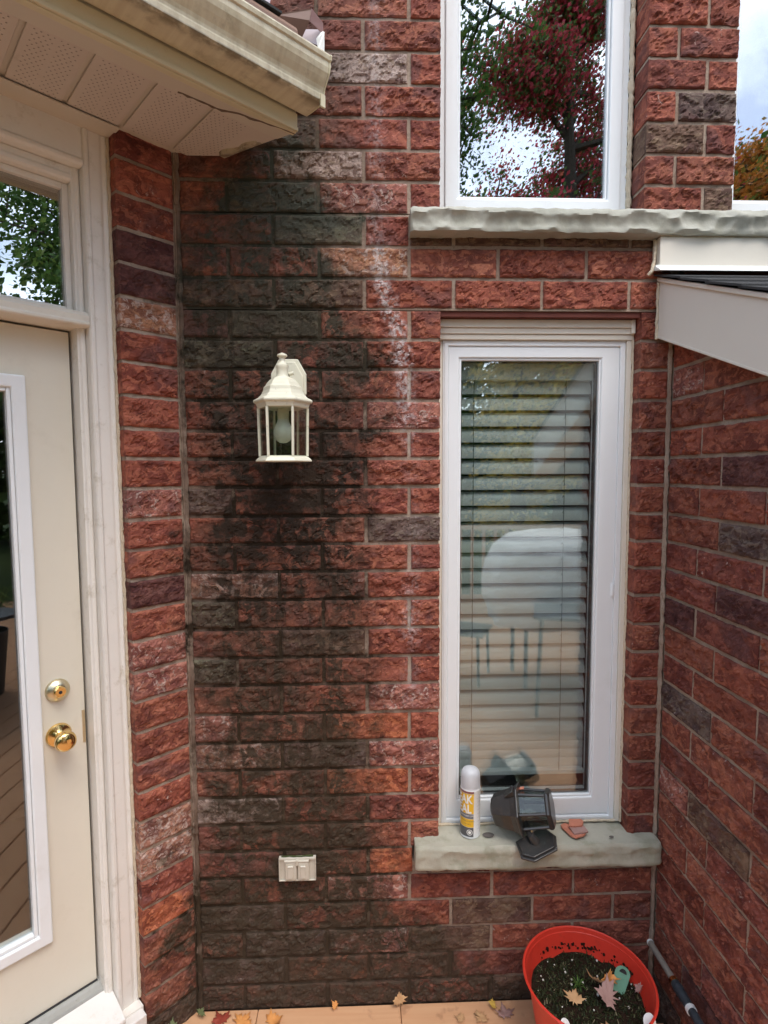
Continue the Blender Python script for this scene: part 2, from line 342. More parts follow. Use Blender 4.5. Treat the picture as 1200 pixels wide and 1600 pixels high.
def dryleaf(name, a, bb):
    b = NB(name, .7, .25); v = b.obj(); n = b.noise(v, 60, 4, .6); return b.fin(b.mix(n, a, bb), b.bump(b.noise(v, 120, 3), .4, .002))
M['leaf_tan'] = dryleaf('dry_leaf_tan', (.42, .22, .10), (.60, .38, .20))
M['leaf_pink'] = dryleaf('dry_leaf_pink', (.30, .17, .15), (.45, .28, .24))
M['leaf_red'] = dryleaf('dry_leaf_red', (.22, .03, .02), (.34, .07, .04))
M['leaf_orange'] = dryleaf('dry_leaf_orange', (.62, .22, .06), (.72, .36, .12))
M['leaf_yellow'] = dryleaf('dry_leaf_yellow', (.55, .34, .05), (.70, .48, .12))
M['leaf_green'] = dryleaf('wet_leaf_green', (.09, .12, .045), (.17, .19, .09))
M['grass'] = simple('lawn', (.05, .085, .025), .9, .2, var=.5, sc=3, bump=1, bd=.03, bs=40)

# ------------------------------------------------------------------ mesh helpers
def mesh(name, verts, faces, mat, parent=None, loc=None, smooth=False, mats=None):
    me = bpy.data.meshes.new(name); me.from_pydata([tuple(v) for v in verts], [], faces); me.update()
    if mats:
        for m in mats: me.materials.append(m)
    else: me.materials.append(mat)
    if smooth:
        for p in me.polygons: p.use_smooth = True
    return link(name, me, parent, loc)
def link(name, me, parent=None, loc=None, rot=None):
    o = bpy.data.objects.new(name, me); C.objects.link(o)
    if parent: o.parent = parent
    if loc is not None: o.location = loc
    if rot is not None: o.rotation_euler = rot
    return o
def tag(o, label=None, cat=None, group=None, kind=None):
    if label: o['label'] = label
    if cat: o['category'] = cat
    if group: o['group'] = group
    if kind: o['kind'] = kind
    return o
def thing(name, label, cat, loc=(0, 0, 0), rot=(0, 0, 0), group=None):
    o = bpy.data.objects.new(name, None); o.empty_display_size = .05; C.objects.link(o)
    o.location = loc; o.rotation_euler = rot
    return tag(o, label, cat, group)
class G:
    def __init__(s): s.v = []; s.f = []
    def add(s, vs, fs):
        o = len(s.v); s.v += [tuple(v) for v in vs]; s.f += [tuple(i+o for i in f) for f in fs]; return s
    def box(s, x0, x1, y0, y1, z0, z1):
        vs = [(x, y, z) for z in (z0, z1) for y in (y0, y1) for x in (x0, x1)]
        return s.add(vs, [(0, 2, 3, 1), (4, 5, 7, 6), (0, 1, 5, 4), (2, 6, 7, 3), (0, 4, 6, 2), (1, 3, 7, 5)])
    def prism(s, poly, a, b, axis='z'):
        n = len(poly)
        def mk(p, t):
            if axis == 'z': return (p[0], p[1], t)
            if axis == 'x': return (t, p[0], p[1])
            return (p[0], t, p[1])
        vs = [mk(p, a) for p in poly]+[mk(p, b) for p in poly]
        fs = [tuple(range(n-1, -1, -1)), tuple(range(n, 2*n))]+[(i, (i+1) % n, n+(i+1) % n, n+i) for i in range(n)]
        return s.add(vs, fs)
    def lathe(s, prof, seg=24, mat=None, phase=0, cap=True):
        vs = []; fs = []; n = len(prof)
        for k in range(seg):
            a = phase+2*math.pi*k/seg
            for r, z in prof: vs.append((r*math.cos(a), r*math.sin(a), z))
        for k in range(seg):
            k2 = (k+1) % seg
            for i in range(n-1): fs.append((k*n+i, k2*n+i, k2*n+i+1, k*n+i+1))
        if cap:
            if prof[0][0] > 1e-5: fs.append(tuple(k*n for k in range(seg))[::-1])
            if prof[-1][0] > 1e-5: fs.append(tuple(k*n+n-1 for k in range(seg)))
        if mat is not None: vs = [tuple(mat @ Vector(v)) for v in vs]
        return s.add(vs, fs)
    def tube(s, pts, rad, seg=10):
        pts = [Vector(p) for p in pts]; n = len(pts); rs = rad if isinstance(rad, (list, tuple)) else [rad]*n
        vs = []; fs = []
        for i, p in enumerate(pts):
            t = (pts[min(i+1, n-1)]-pts[max(i-1, 0)]).normalized()
            a = t.orthogonal().normalized() if i == 0 else (a-t*a.dot(t)).normalized()
            c = t.cross(a)
            for k in range(seg):
                q = 2*math.pi*k/seg; vs.append(p+(a*math.cos(q)+c*math.sin(q))*rs[i])
        for i in range(n-1):
            for k in range(seg):
                k2 = (k+1) % seg; fs.append((i*seg+k, i*seg+k2, (i+1)*seg+k2, (i+1)*seg+k))
        fs.append(tuple(range(seg))[::-1]); fs.append(tuple((n-1)*seg+k for k in range(seg)))
        return s.add(vs, fs)
    def out(s, name, mat, parent=None, smooth=False, bevel=0, loc=None, seg=2):
        o = mesh(name, s.v, s.f, mat, parent, loc, smooth)
        bm = bmesh.new(); bm.from_mesh(o.data); bmesh.ops.recalc_face_normals(bm, faces=bm.faces); bm.to_mesh(o.data); bm.free()
        if bevel:
            md = o.modifiers.new('bevel', 'BEVEL'); md.width = bevel; md.segments = seg; md.limit_method = 'ANGLE'; md.angle_limit = R(35)
        if smooth:
            md = o.modifiers.new('split', 'EDGE_SPLIT'); md.split_angle = R(38)
        return o
def fbm(x, y, z, sc, o=4):
    return noise.fractal(Vector((x*sc, y*sc, z*sc)), .9, 2.0, o)

# ------------------------------------------------------------------ bricks
_bc = {}
def brick_mesh(L, H, var):
    key = (round(L, 2), var)
    if key in _bc: return _bc[key]
    L = key[0]; H = .079; st = .0047
    nx = max(3, round(L/st)); nzz = max(3, round(H/st)); sd = var*17.3+L*91
    rr = random.Random(var*1000+int(L*1000)); rough = rr.uniform(.45, 1.15)
    vs = []; fs = []
    for j in range(nzz+1):
        for i in range(nx+1):
            x = (i/nx-.5)*L; z = (j/nzz-.5)*H
            t = fbm(x+sd, z, sd, 26, 3)*.5+.5
            wx = fbm(x, z+sd, 3.1, 14, 2)*.012
            t = fbm(x+sd+wx, z*1.25+wx, sd, 30, 3)*.75+.5
            q = t*2.5; fl = math.floor(q); fr = q-fl; step = (fl+min(1, max(0, (fr-.42)/.10)))/2.5
            h = (step-.42)*.0125*rough + fbm(x, z, sd+5, 110, 3)*.0008 + fbm(x, z, sd+9, 9, 1)*.002
            e = min(L/2-abs(x), H/2-abs(z)); fall = min(1, e/.007)
            h = max(-.0046, h*fall - .0032*(1-fall)**2)
            dx = fbm(x*3, z*3, sd+20, 30, 2)*.0016 if i in (0, nx) else 0
            dz = fbm(x, z, sd+31, 40, 2)*.0020 if j in (0, nzz) else 0
            vs.append((x+dx, -h, z+dz))
    W = nx+1
    for j in range(nzz):
        for i in range(nx): a = j*W+i; fs.append((a, a+1, a+W+1, a+W))
    ring = [i for i in range(W)]+[j*W+nx for j in range(1, nzz+1)]+[nzz*W+i for i in range(nx-1, -1, -1)]+[j*W for j in range(nzz-1, 0, -1)]
    n0 = len(vs)
    for r in ring: vs.append((vs[r][0], .087, vs[r][2]))
    n = len(ring)
    for k in range(n): fs.append((ring[k], n0+k, n0+(k+1) % n, ring[(k+1) % n]))
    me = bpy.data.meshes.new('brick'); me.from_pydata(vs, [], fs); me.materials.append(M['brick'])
    me.update(); _bc[key] = me; return me

REDS = [(.30, .092, .060), (.29, .088, .058), (.31, .104, .068), (.27, .083, .058), (.29, .096, .064), (.25, .078, .058), (.32, .114, .075)]
def sty(k):
    return {'pale': ((.36, .17, .12, 1), .72), 'tan': ((.36, .165, .10, 1), .7), 'white': ((.26, .175, .14, 1), .92), 'grey': ((.15, .10, .085, 1), .35), 'green': ((.13, .115, .08, 1), .3),
            'dark': ((.13, .05, .045, 1), .15), 'orange': ((.44, .135, .07, 1), .2), 'pink': ((.34, .13, .10, 1), .6), 'brown': ((.17, .10, .07, 1), .3)}[k]
def lay_brick(parent, x0, x1, z0, z1, kind=None, depth=1.0, warm=1.0, rnd=random):
    L = x1-x0; H = z1-z0
    me = brick_mesh(L, H, rnd.randrange(5 if L > .2 else 4))
    o = link('brick', me, parent, ((x0+x1)/2+rnd.uniform(-.001, .001), rnd.uniform(-.0015, .0015), (z0+z1)/2))
    flip = rnd.random() < .5
    o.rotation_euler = (rnd.uniform(-.006, .006), math.pi if False else rnd.uniform(-.004, .004), rnd.uniform(-.006, .006))
    o.scale = (L/round(L, 2), depth, H/.079)
    if kind:
        c, a = sty(kind)
        o.color = (c[0], c[1], c[2], a)
    else:
        c = rnd.choice(REDS); f = rnd.uniform(.84, 1.14)*warm; c = (c[0]*1.02, c[1]*.98, c[2]*.97)
        o.color = (c[0]*f, c[1]*f, c[2]*f, rnd.choice([.0, .08, .15, .22, .3, .42]))
    return o
ZK = [3.0257, 2.9363, 2.8464, 2.7553, 2.6650, 2.5765, 2.4830, 2.3915, 2.3000, 2.2110, 2.1220, 2.0345, 1.9430, 1.8522, 1.7683, 1.6830, 1.5948, 1.5090, 1.4240,
      1.3370, 1.2460, 1.1560, 1.0687, .9770, .8848, .7960, .7070, .6175, .5295, .4400, .3510, .2590, .1700, .0790, -.010]
for _ in range(6): ZK.insert(0, ZK[0]+.0895)
K0 = 6                                    # index of k = 0
def zrow(k): return ZK[k+K0+1], ZK[k+K0]  # bottom, top joint centres
J = .0055
XL, XR = -.5394, .938
WX0, WX1, WZ0, WZ1 = .231, .842, .565, 2.205     # lower opening
UX0, UX1, UZ0 = .229, .842, 2.487                # upper opening
PX1 = 1.110
rb = random.Random(11)

main = thing('brick_wall', 'main rough red brick wall with dark water stain running down from the gutter corner', 'wall')
kinds = {(1, .06): 'white', (4, -.15): 'white', (0, -.0): 'grey', (2, 1.05): 'grey', (3, .9): 'brown', (5, 1.05): 'brown', (5, -.3): 'green', (6, -.13): 'green',
         (9, -.28): 'green', (9, -.5): 'dark', (8, -.39): 'brown', (10, -.35): 'green', (8, -.13): 'brown', (15, -.5): 'grey', (16, .1): 'grey', (18, -.3): 'pale', (19, -.47): 'green', (21, -.46): 'green', (20, -.1): 'brown',
         (24, -.46): 'pale', (26, -.46): 'white', (24, -.2): 'grey', (28, .04): 'orange', (32, -.20): 'orange', (33, .5): 'brown', (31, .3): 'brown', (30, .3): 'brown', (30, -.3): 'grey', (32, -.4): 'grey', (31, -.2): 'grey', (5, .1): 'pink', (23, -.47): 'pink',
         (12, .1): 'pink', (22, .19): 'pink', (24, .19): 'pink', (11, .55): None, (29, .1): 'pink', (31, .04): 'pink', (22, .04): 'tan', (25, .03): 'orange', (23, .05): 'orange', (7, -.1): 'tan', (3, -.16): 'brown'}
def kind_at(k, x0, x1):
    for (kk, x), v in kinds.items():
        if kk == k and x0 <= x < x1: return v
    return None
def spans(k):
    """free x ranges of course k on the main wall"""
    zb, zt = zrow(k); r = []
    if k <= 5: return [(XL+.008, UX0)]
    if k == 6: return [(XL+.008, .134)]
    if k in (7, 8): return [(XL+.008, XR-.008)]
    if k >= 9 and zt > WZ0+.03: return [(XL+.008, WX0), (WX1, XR-.008)]
    return [(XL+.008, XR-.008)]
for k in range(-6, 34):
    zb, zt = zrow(k); ph = .1378 if k % 2 else .0046
    js = sorted(ph+.2664*n for n in range(-6, 8))
    for a, b in spans(k):
        if k in (26, 27) and a < .2: pass
        if a == WX1 or (k >= 9 and a > .5):
            lay_brick(main, a+.001, b, zb+J, zt-J, None, warm=.88, rnd=rb); continue
        cuts = [a]+[j for j in js if a+.03 < j < b-.03]+[b]
        for i in range(len(cuts)-1):
            x0 = cuts[i]+(J if i else 0); x1 = cuts[i+1]-(J if i < len(cuts)-2 else 0)
            if i == len(cuts)-2 and b in (UX0, WX0): x1 = b
            if k in (28,) and x1 > .20 and x0 > .0 : # beside the stone sill
                if x0 < .148: x1 = min(x1, .146)
                else: continue
            lay_brick(main, x0, x1, zb+J, zt-J, kind_at(k, x0, x1), warm=1.0 if (x0+x1)/2 > -.1 else .92, rnd=rb)
# courses under the upper sill (thin visible strip) and beside / below the lower sill
zb, zt = zrow(6)
for x0, x1 in ((.143, .265), (.276, .531), (.542, .798), (.809, .93)): lay_brick(main, x0, x1, zb+J, zt-.020, 'brown', warm=.9, rnd=rb)
zb, zt = zrow(28)
for x0, x1 in ((.160, .398), (.409, .664), (.675, .928)): lay_brick(main, x0, x1, zb+J, .480, None, rnd=rb, warm=.8)
# pier between the two upper windows
for k in range(-6, 6):
    zb, zt = zrow(k); zb = max(zb, UZ0-.006); mid = 1.02 if k % 2 else .932
    for x0, x1 in ((UX1, mid-J), (mid+J, PX1)): lay_brick(main, x0, x1, zb+J, zt-J, kind_at(k, x0, x1), rnd=rb, warm=1.0)
zt = zrow(5)[0]
for x0, x1 in ((UX1, .932-J), (.932+J, PX1)):
    if zt-UZ0 > .02: lay_brick(main, x0, x1, UZ0+.004, zt-J, 'brown' if x0 > .9 else None, rnd=rb)
g = G(); MY = .0065; MB = .086
g.box(XL-.02, UX0-.003, MY, MB, UZ0, 3.6); g.box(XL-.02, XR+.02, MY, MB, WZ1+.004, UZ0-.003)
g.box(XL-.02, WX0-.003, MY, MB, WZ0, WZ1+.001); g.box(WX1+.003, XR+.02, MY, MB, WZ0, WZ1+.001)
g.box(XL-.02, XR+.02, MY, MB, -.35, .480); g.box(XL-.02, .146, MY, MB, .483, WZ0-.003); g.box(UX1+.003, PX1-.003, MY, MB, UZ0, 3.6)
g.out('mortar', M['mortar'], main)
g = G(); g.box(WX0-.02, WX1+.05, .012, .085, WZ1-.012, WZ1+.003); g.out('steel_lintel', M['steel_dark'], main)
g = G(); g.box(XR+.03, 2.2, .0, .2, -.35, 2.40); g.box(1.76, 2.2, .0, .2, 2.40, 3.6); g.box(XL-1.5, XL-.03, .12, .2, 2.9, 3.6); g.box(UX0-.9, 2.2, .0, .2, 3.62, 4.4)
g.out('wall_panel', M['wall_plain'], main)
g = G(); g.box(WX0-.25, WX1+.1, .095, .12, WZ1+.01, UZ0-.01); g.out('wall_backing', M['room'], main)

# the angled bay wall on the left
leftw = thing('brick_wall', 'narrow angled strip of red brick between the cream door frame and the stained wall', 'wall', (XL, 0, 0), (0, 0, R(45)))
SE = .171
lk = {9: 'tan', 15: 'pink', 20: 'pink', 21: 'pink', 26: 'pale', 27: 'pale', 29: 'orange', 33: 'brown', 8: 'dark', 7: 'dark', 18: 'dark'}
for k in range(4, 34):
    zb, zt = zrow(k)
    lay_brick(leftw, -SE, -.009, zb+J, zt-J, lk.get(k), rnd=rb, warm=1.05)
g = G(); g.box(-SE+.003, .03, .006, .086, -.35, 2.66); g.out('mortar', M['mortar'], leftw)
# far side of the door, out of frame
g = G(); g.box(-1.6, -1.26, 0, .09, -.35, 2.66); g.box(-1.6, -.0, .1, .3, 2.7, 3.0); g.out('wall_panel', M['wall_plain'], leftw)

# the projecting wing on the right
rightw = thing('brick_wall', 'red brick side wall on the right under the sloping pale rake board', 'wall', (XR, 0, 0), (0, 0, R(-90)))
rk = {11: 'pale', 10: None, 14: 'dark', 16: 'grey', 22: 'grey', 24: 'pink', 26: 'brown', 33: 'dark'}
WE = .530
for k in range(8, 34):
    zb, zt = zrow(k)
    cuts = [0.008, .163, .4294, WE] if k % 2 else [0.008, .256, WE]
    for i in range(len(cuts)-1):
        x0 = cuts[i]+(J if i else 0); x1 = cuts[i+1]-(J if i < len(cuts)-2 else 0)
        kd = None
        if (k, i) in {(11, 0): 1, (25, 0): 1, (13, 2): 1}: kd = 'pink'
        if (k, i) in {(22, 0), (16, 1), (25, 1), (33, 0)}: kd = 'grey' if k != 25 else 'brown'
        if (k, i) in {(14, 1), (19, 0), (31, 1), (18, 1)}: kd = 'dark'
        zmax = 2.10-.40*x0-.02
        if zb > zmax+.06: continue
        lay_brick(rightw, x0, x1, zb+J, zt-J, kd, rnd=rb, warm=.92)
g = G(); g.box(-.02, WE-.003, .0065, .086, -.35, 2.12); g.out('mortar', M['mortar'], rightw)
g = G(); g.box(WE-.09, WE-.002, .088, 1.8, -.35, 2.0); g.out('wall_panel', M['wall_plain'], rightw)
def blob_line(name, mat, parent, pts, r, seed=1, seg=6):
    g = G(); q = []
    rr = random.Random(seed)
    for i in range(len(pts)-1):
        a, b = Vector(pts[i]), Vector(pts[i+1]); n = max(2, int((b-a).length/.012))
        for t in range(n): q.append(a+(b-a)*t/n+Vector([rr.uniform(-.0012, .0012) for _ in range(3)]))
    q.append(Vector(pts[-1]))
    g.tube(q, [r*rr.uniform(.7, 1.25) for _ in q], seg); return g.out(name, mat, parent, True)
# raked vertical mortar fillets in the two inside corners
blob_line('corner_mortar', M['mortar'], main, [(XL+.003, .001, -.05), (XL+.003, .001, 2.66)], .0085, 3)
blob_line('corner_mortar', M['mortar'], main, [(XR-.003, .001, -.05), (XR-.003, .001, 2.15)], .0075, 4)

# ------------------------------------------------------------------ stone sills
def stone_sill(name, label, x0, x1, yf, yb, z0, z1, mat, amp, seed, drop=0.0, cell=.07):
    t = tag(None or bpy.data.objects.new(name, None), label, 'window sill'); C.objects.link(t)
    nx = int((x1-x0)/.006); L = x1-x0
    prof = []                                  # (y, z, roughness) round the section, back bottom -> front -> back top
    for i in range(3): prof.append((yb+(yf+.006-yb)*i/2, z0, .12))
    nf = 14
    for i in range(nf+1): prof.append((yf, z0+(z1-z0)*i/nf, 1))
    nt_ = 8
    for i in range(1, nt_+1): prof.append((yf+(yb-yf)*i/nt_, z1, .06))
    g = G(); vs = []; fs = []; n = len(prof)
    for ix in range(nx+1):
        x = x0+L*ix/nx
        for (y, z, rgh) in prof:
            h = 0
            if rgh == 1:
                # scooped chisel marks: nearest of jittered cells
                best = 9
                for cx in range(-1, 2):
                    c = math.floor((x+seed)/cell)+cx
                    for rz in (-.4, .35, 1.1):
                        jx = (c+.5+.35*noise.noise(Vector((c*3.7, rz*9, seed))))*cell-seed
                        jz = z0+(z1-z0)*(rz+.35*noise.noise(Vector((c*1.3, rz*5, seed+4))))
                        dd = ((x-jx)/cell)**2+((z-jz)/(cell*.62))**2
                        best = min(best, dd)
                h = amp*(min(best, .9)-.35)+fbm(x, y, z+seed, 35, 3)*amp*.18
                e = min(z1-z, z-z0); h -= max(0, .008-e)*.75
            zz = z+fbm(x, y, seed, 18, 2)*.003*(1 if rgh < 1 else .6)
            zz -= drop*((x-x0)/L)*(1 if z > (z0+z1)/2 else 0)*.6
            ex = min(x-x0, x1-x); r_end = max(0, .012-ex)
            vs.append((x, y-h+r_end*r_end*45*(1 if y < yf+.03 else 0), zz-(r_end*r_end*30 if z > z0+.02 else 0)))
    for ix in range(nx):
        for i in range(n-1): a = ix*n+i; fs.append((a, a+n, a+n+1, a+1))
    fs.append(tuple(range(n))); fs.append(tuple(nx*n+i for i in range(n-1, -1, -1)))
    g.add(vs, fs); o = g.out('sill_stone', mat, t, True); return t
stone_sill('stone_sill', 'long pale grey chiselled stone sill under the upper windows', .138, 1.75, -.052, .11, 2.417, 2.486, M['stone_up'], .017, 2.3, cell=.052)
stone_sill('stone_sill', 'short greenish mossy stone sill under the blinded window', .152, .931, -.058, .11, .487, .565, M['stone_lo'], .012, 8.1, drop=.012, cell=.075)

# ------------------------------------------------------------------ windows
def ring(g, o, i, fn):
    # o, i = (a0, a1, z0, z1); fn(a, z, layer) -> point; layer 0 front, 1 back
    vs = []
    for L_ in (0, 1):
        for (a0, a1, z0, z1) in (o, i): vs += [fn(a0, z0, L_), fn(a1, z0, L_), fn(a1, z1, L_), fn(a0, z1, L_)]
    fs = []
    for k in range(4):
        j = (k+1) % 4
        fs += [(k, j, 4+j, 4+k), (8+k, 12+k, 12+j, 8+j), (k, 8+k, 8+j, j), (4+k, 4+j, 12+j, 12+k)]
    return g.add(vs, fs)
def rect_frame(g, x0, x1, z0, z1, w, y0, y1, wl=None, wr=None, wb=None, wt=None):
    wl = wl or w; wr = wr or w; wb = wb or w; wt = wt or w
    return ring(g, (x0, x1, z0, z1), (x0+wl, x1-wr, z0+wb, z1-wt), lambda a, z, L_: (a, y1 if L_ else y0, z))
def rect_frame_old(g, x0, x1, z0, z1, w, y0, y1, wl=None, wr=None, wb=None, wt=None):
    wl = wl or w; wr = wr or w; wb = wb or w; wt = wt or w
    g.box(x0, x0+wl, y0, y1, z0, z1); g.box(x1-wr, x1, y0, y1, z0, z1)
    g.box(x0+wl, x1-wr, y0+.0004, y1, z0, z0+wb); g.box(x0+wl, x1-wr, y0+.0004, y1, z1-wt, z1)
win = thing('window', 'tall white casement window with half closed grey slat blinds', 'window', (0, .06, WZ0))
def wloc(g, name, mat, parent, bevel=0, smooth=False):   # built in world metres, stored relative to the window
    g.v = [(x, y-.06, z-WZ0) for x, y, z in g.v]; return g.out(name, mat, parent, smooth, bevel)
g = G(); rect_frame(g, .2465, .823, .569, 2.133, .018, .058, .13, wr=.016, wb=.016); wloc(g, 'outer_frame', M['vinyl'], win, .002)
g = G(); rect_frame(g, .2515, .818, .575, 2.129, .012, .0565, .07, wb=.007); wloc(g, 'frame_lip', M['vinyl'], win, .0015)
g = G(); rect_frame(g, .2645, .8065, .586, 2.115, .034, .061, .12, wb=.06, wr=.058, wt=.034); wloc(g, 'sash', M['vinyl'], win, .004)
g = G(); rect_frame(g, .2985, .7485, .646, 2.081, .0075, .066, .12, wr=.006); wloc(g, 'glazing_bead', M['vinyl'], win, .002)
g = G(); g.box(.306, .7425, .075, .079, .6535, 2.0735); wloc(g, 'glass_pane', M['glass'], win)
g = G(); g.box(.306, .7425, .094, .098, .6535, 2.0735); wloc(g, 'glass_pane', M['glass'], win)
g = G(); rect_frame(g, .306, .7425, .6535, 2.0735, .004, .080, .0935, wr=.006); wloc(g, 'spacer', M['seam'], win)
g = G(); g.box(.7975, .8035, .0545, .0605, 1.325, 1.362); g.box(.795, .806, .057, .0608, 1.320, 1.367); wloc(g, 'latch', M['vinyl'], win, .0015)
g = G(); g.box(.233, .841, .036, .075, 2.168, 2.192); g.box(.2335, .829, .042, .075, 2.150, 2.1675); g.box(.234, .841, .047, .075, 2.1335, 2.1495); g.box(.829, .8405, .032, .07, 2.150, 2.1925)
wloc(g, 'head_trim', M['cream'], win, .002)
g = G(); g.box(.8235, .8385, .050, .13, .567, 2.133); g.box(.232, .2463, .060, .13, .567, 2.133); wloc(g, 'side_trim', M['cream'], win, .002)
o = blob_line('sealant', M['caulk'], win, [(.8405, -.012, .004), (.8405, -.012, 1.63)], .0042, 9)
o = blob_line('sealant', M['caulk'], win, [(.2335, .0, .004), (.2335, .0, 1.56)], .0035, 10)
o = blob_line('sealant', M['caulk'], win, [(.235, -.006, .003), (.84, -.006, .003)], .0045, 12)
# room behind the lower window
g = G(); x0, x1, y0, y1, z0, z1 = .20, .90, .135, 1.2, .55, 2.20
g.box(x0-.02, x0, y0, y1, z0, z1); g.box(x1, x1+.02, y0, y1, z0, z1); g.box(x0, x1, y1, y1+.02, z0, z1); g.box(x0, x1, y0, y1, z0-.02, z0); g.box(x0, x1, y0, y1, z1, z1+.02)
tag(g.out('room_interior', M['room']), kind='structure')
# blinds
bl = thing('window_blind', 'grey horizontal slat blind hanging inside the white casement window', 'blind', (.52, .135, 2.07))
def slat(z, ang, half=.0245):
    pts = [(-half, 0), (-half*.75, .0030), (-half*.4, .0056), (0, .0068), (half*.4, .0056), (half*.75, .003), (half, 0), (half*.7, .0012), (0, .0045), (-half*.7, .0012)]
    ca, sa = math.cos(ang), math.sin(ang)
    g = G(); g.prism([(u*ca-v*sa, u*sa+v*ca) for u, v in pts], -.215, .222, 'x')
    return g
sme = None; zs = [2.0-.0518*i for i in range(23)]+[.815-.03*i for i in range(4)]
proto = slat(0, R(67)).out('slat', M['blind'], bl); proto.location = (0, 0, zs[0]-2.07); pm = proto.data
for i, z in enumerate(zs[1:]):
    o = link('slat', pm, bl, (0, 0, z-2.07), (random.uniform(-.012, .012)+(R(38) if i > 21 else 0), random.uniform(-.002, .002), 0))
g = G(); g.box(-.217, .224, -.03, .03, -.05, .002); g.out('head_rail', M['blind'], bl, bevel=.002)
g = G(); g.box(-.215, .222, -.026, .026, .700-2.07, .715-2.07); g.out('bottom_rail', M['blind'], bl, bevel=.003)
for x in (-.165, .135):
    g = G(); g.tube([(x, -.024, -.03), (x, -.024, -1.36)], .0012, 5); g.tube([(x+.004, .024, -.03), (x+.004, .024, -1.36)], .0012, 5)
    for z in zs: g.tube([(x, -.024, z-2.07+.012), (x+.003, .02, z-2.07-.01)], .001, 4)
    g.out('lift_cord', M['cord'], bl)

def upper_window(label, x0, x1, gx0, gx1, top=3.55):
    t = thing('window', label, 'window', (0, .09, UZ0))
    def o2(g, name, mat, bevel=0):
        g.v = [(x, y-.09, z-UZ0) for x, y, z in g.v]; return g.out(name, mat, t, False, bevel)
    g = G(); rect_frame(g, x0, x1, UZ0+.002, top, .022, .092, .17, wr=.020); o2(g, 'outer_frame', M['vinyl'], .002)
    g = G(); rect_frame(g, x0+.0225, x1-.0205, UZ0+.025, top-.022, .035, .086, .16, wl=gx0-x0-.0305, wr=x1-.0205-gx1-.006, wb=.060); o2(g, 'sash', M['vinyl'], .004)
    g = G(); rect_frame(g, gx0-.0075, gx1+.0055, UZ0+.0855, top-.057, .007, .094, .16); o2(g, 'glazing_bead', M['vinyl'], .002)
    for y in (.104, .122):
        g = G(); g.box(gx0, gx1-.002, y, y+.004, UZ0+.093, top-.065); o2(g, 'glass_pane', M['glass_up'])
    g = G(); rect_frame(g, gx0, gx1-.002, UZ0+.093, top-.065, .004, .1085, .1215, wr=.006); o2(g, 'spacer', M['seam'])
    blob_line('sealant', M['caulk'], t, [(x1+.006, -.002, .0), (x1+.006, -.002, 1.0)], .0085, 21)
    return t
upper_window('upper white window reflecting a red and green maple above the stone sill', .2325, .826, .303, .760)
upper_window('upper right window at the edge of the photo, reflecting orange leaves, past the brick pier', PX1+.004, 1.72, 1.172, 1.66)
g = G(); g.box(.2, 1.75, 1.3, 1.32, 2.4, 3.6); g.box(.18, .2, .17, 1.3, 2.4, 3.6); g.box(1.75, 1.77, .17, 1.3, 2.4, 3.6); g.box(.2, 1.75, .17, 1.3, 3.6, 3.62); g.box(.2, 1.75, .17, 1.3, 2.38, 2.4); g.box(.84, 1.10, .175, 1.3, 2.4, 3.6)
tag(g.out('upper_room_interior', M['room']), kind='structure')

# ------------------------------------------------------------------ door with transom, in the angled bay wall
door = thing('entry_door', 'cream glazed entry door with transom, brass knob and painted frame', 'door', (XL, 0, 0), (0, 0, R(45)))
def lb(g, s0, s1, n0, n1, z0, z1):  # box in (s, n, z)
    return g.box(-s1, -s0, -n1, -n0, z0, z1)
def extr(g, prof, z0, z1):          # vertical moulding: profile of (s, n)
    return g.prism([(-s, -n) for s, n in prof], z0, z1, 'z')
bmold = [(.175, -.09), (.175, -.040), (.181, -.037), (.188, -.042), (.196, -.039), (.222, -.039), (.226, -.034), (.234, -.034), (.238, -.040), (.238, -.09)]
g = G(); extr(g, bmold, .135, 2.632); g.out('brickmould', M['frame_paint'], door, bevel=.0015)
g = G(); extr(g, [(.2385, -.14), (.2385, -.066), (.243, -.062), (.252, -.062), (.256, -.068), (.260, -.068), (.260, -.14)], .17, 2.56); g.out('jamb', M['frame_paint'], door, bevel=.0015)
S1 = 1.10
g = G(); extr(g, [(S1+.022, -.14), (S1+.022, -.066), (S1+.05, -.062), (S1+.05, -.036), (S1+.11, -.036), (S1+.11, -.14)], .135, 2.632); g.out('jamb', M['frame_paint'], door)
def hz(g, prof, s0, s1):            # horizontal moulding: profile of (n, z)
    return g.prism([(-n, z) for n, z in prof], -s1, -s0, 'x')
g = G(); hz(g, [(-.09, 2.534), (-.040, 2.534), (-.034, 2.540), (-.034, 2.548), (-.039, 2.553), (-.040, 2.640), (-.09, 2.640)], .2385, S1+.05); g.out('head_casing', M['frame_paint'], door, bevel=.0015)
g = G(); hz(g, [(-.14, 2.497), (-.068, 2.497), (-.062, 2.502), (-.062, 2.512), (-.066, 2.517), (-.066, 2.5335), (-.14, 2.5335)], .2605, S1+.022); g.out('head_jamb', M['frame_paint'], door, bevel=.0015)
# transom
g = G()
lb(g, .2605, .2755, -.13, -.088, 2.163, 2.496); lb(g, .2760, S1, -.13, -.0885, 2.481, 2.4965); lb(g, .2760, S1, -.13, -.0885, 2.163, 2.175)
g.out('transom_frame', M['frame_paint'], door, bevel=.0015)
g = G(); lb(g, .2757, S1, -.106, -.102, 2.1752, 2.4808); tr_gl = g.out('transom_glass', M['glass_up'], door)
g = G(); hz(g, [(-.14, 2.118), (-.034, 2.118), (-.030, 2.122), (-.030, 2.128), (-.034, 2.132), (-.034, 2.147), (-.040, 2.151), (-.046, 2.158), (-.09, 2.1625), (-.14, 2.1625)], .2387, S1+.022)
g.out('transom_bar', M['cream'], door, bevel=.0012)
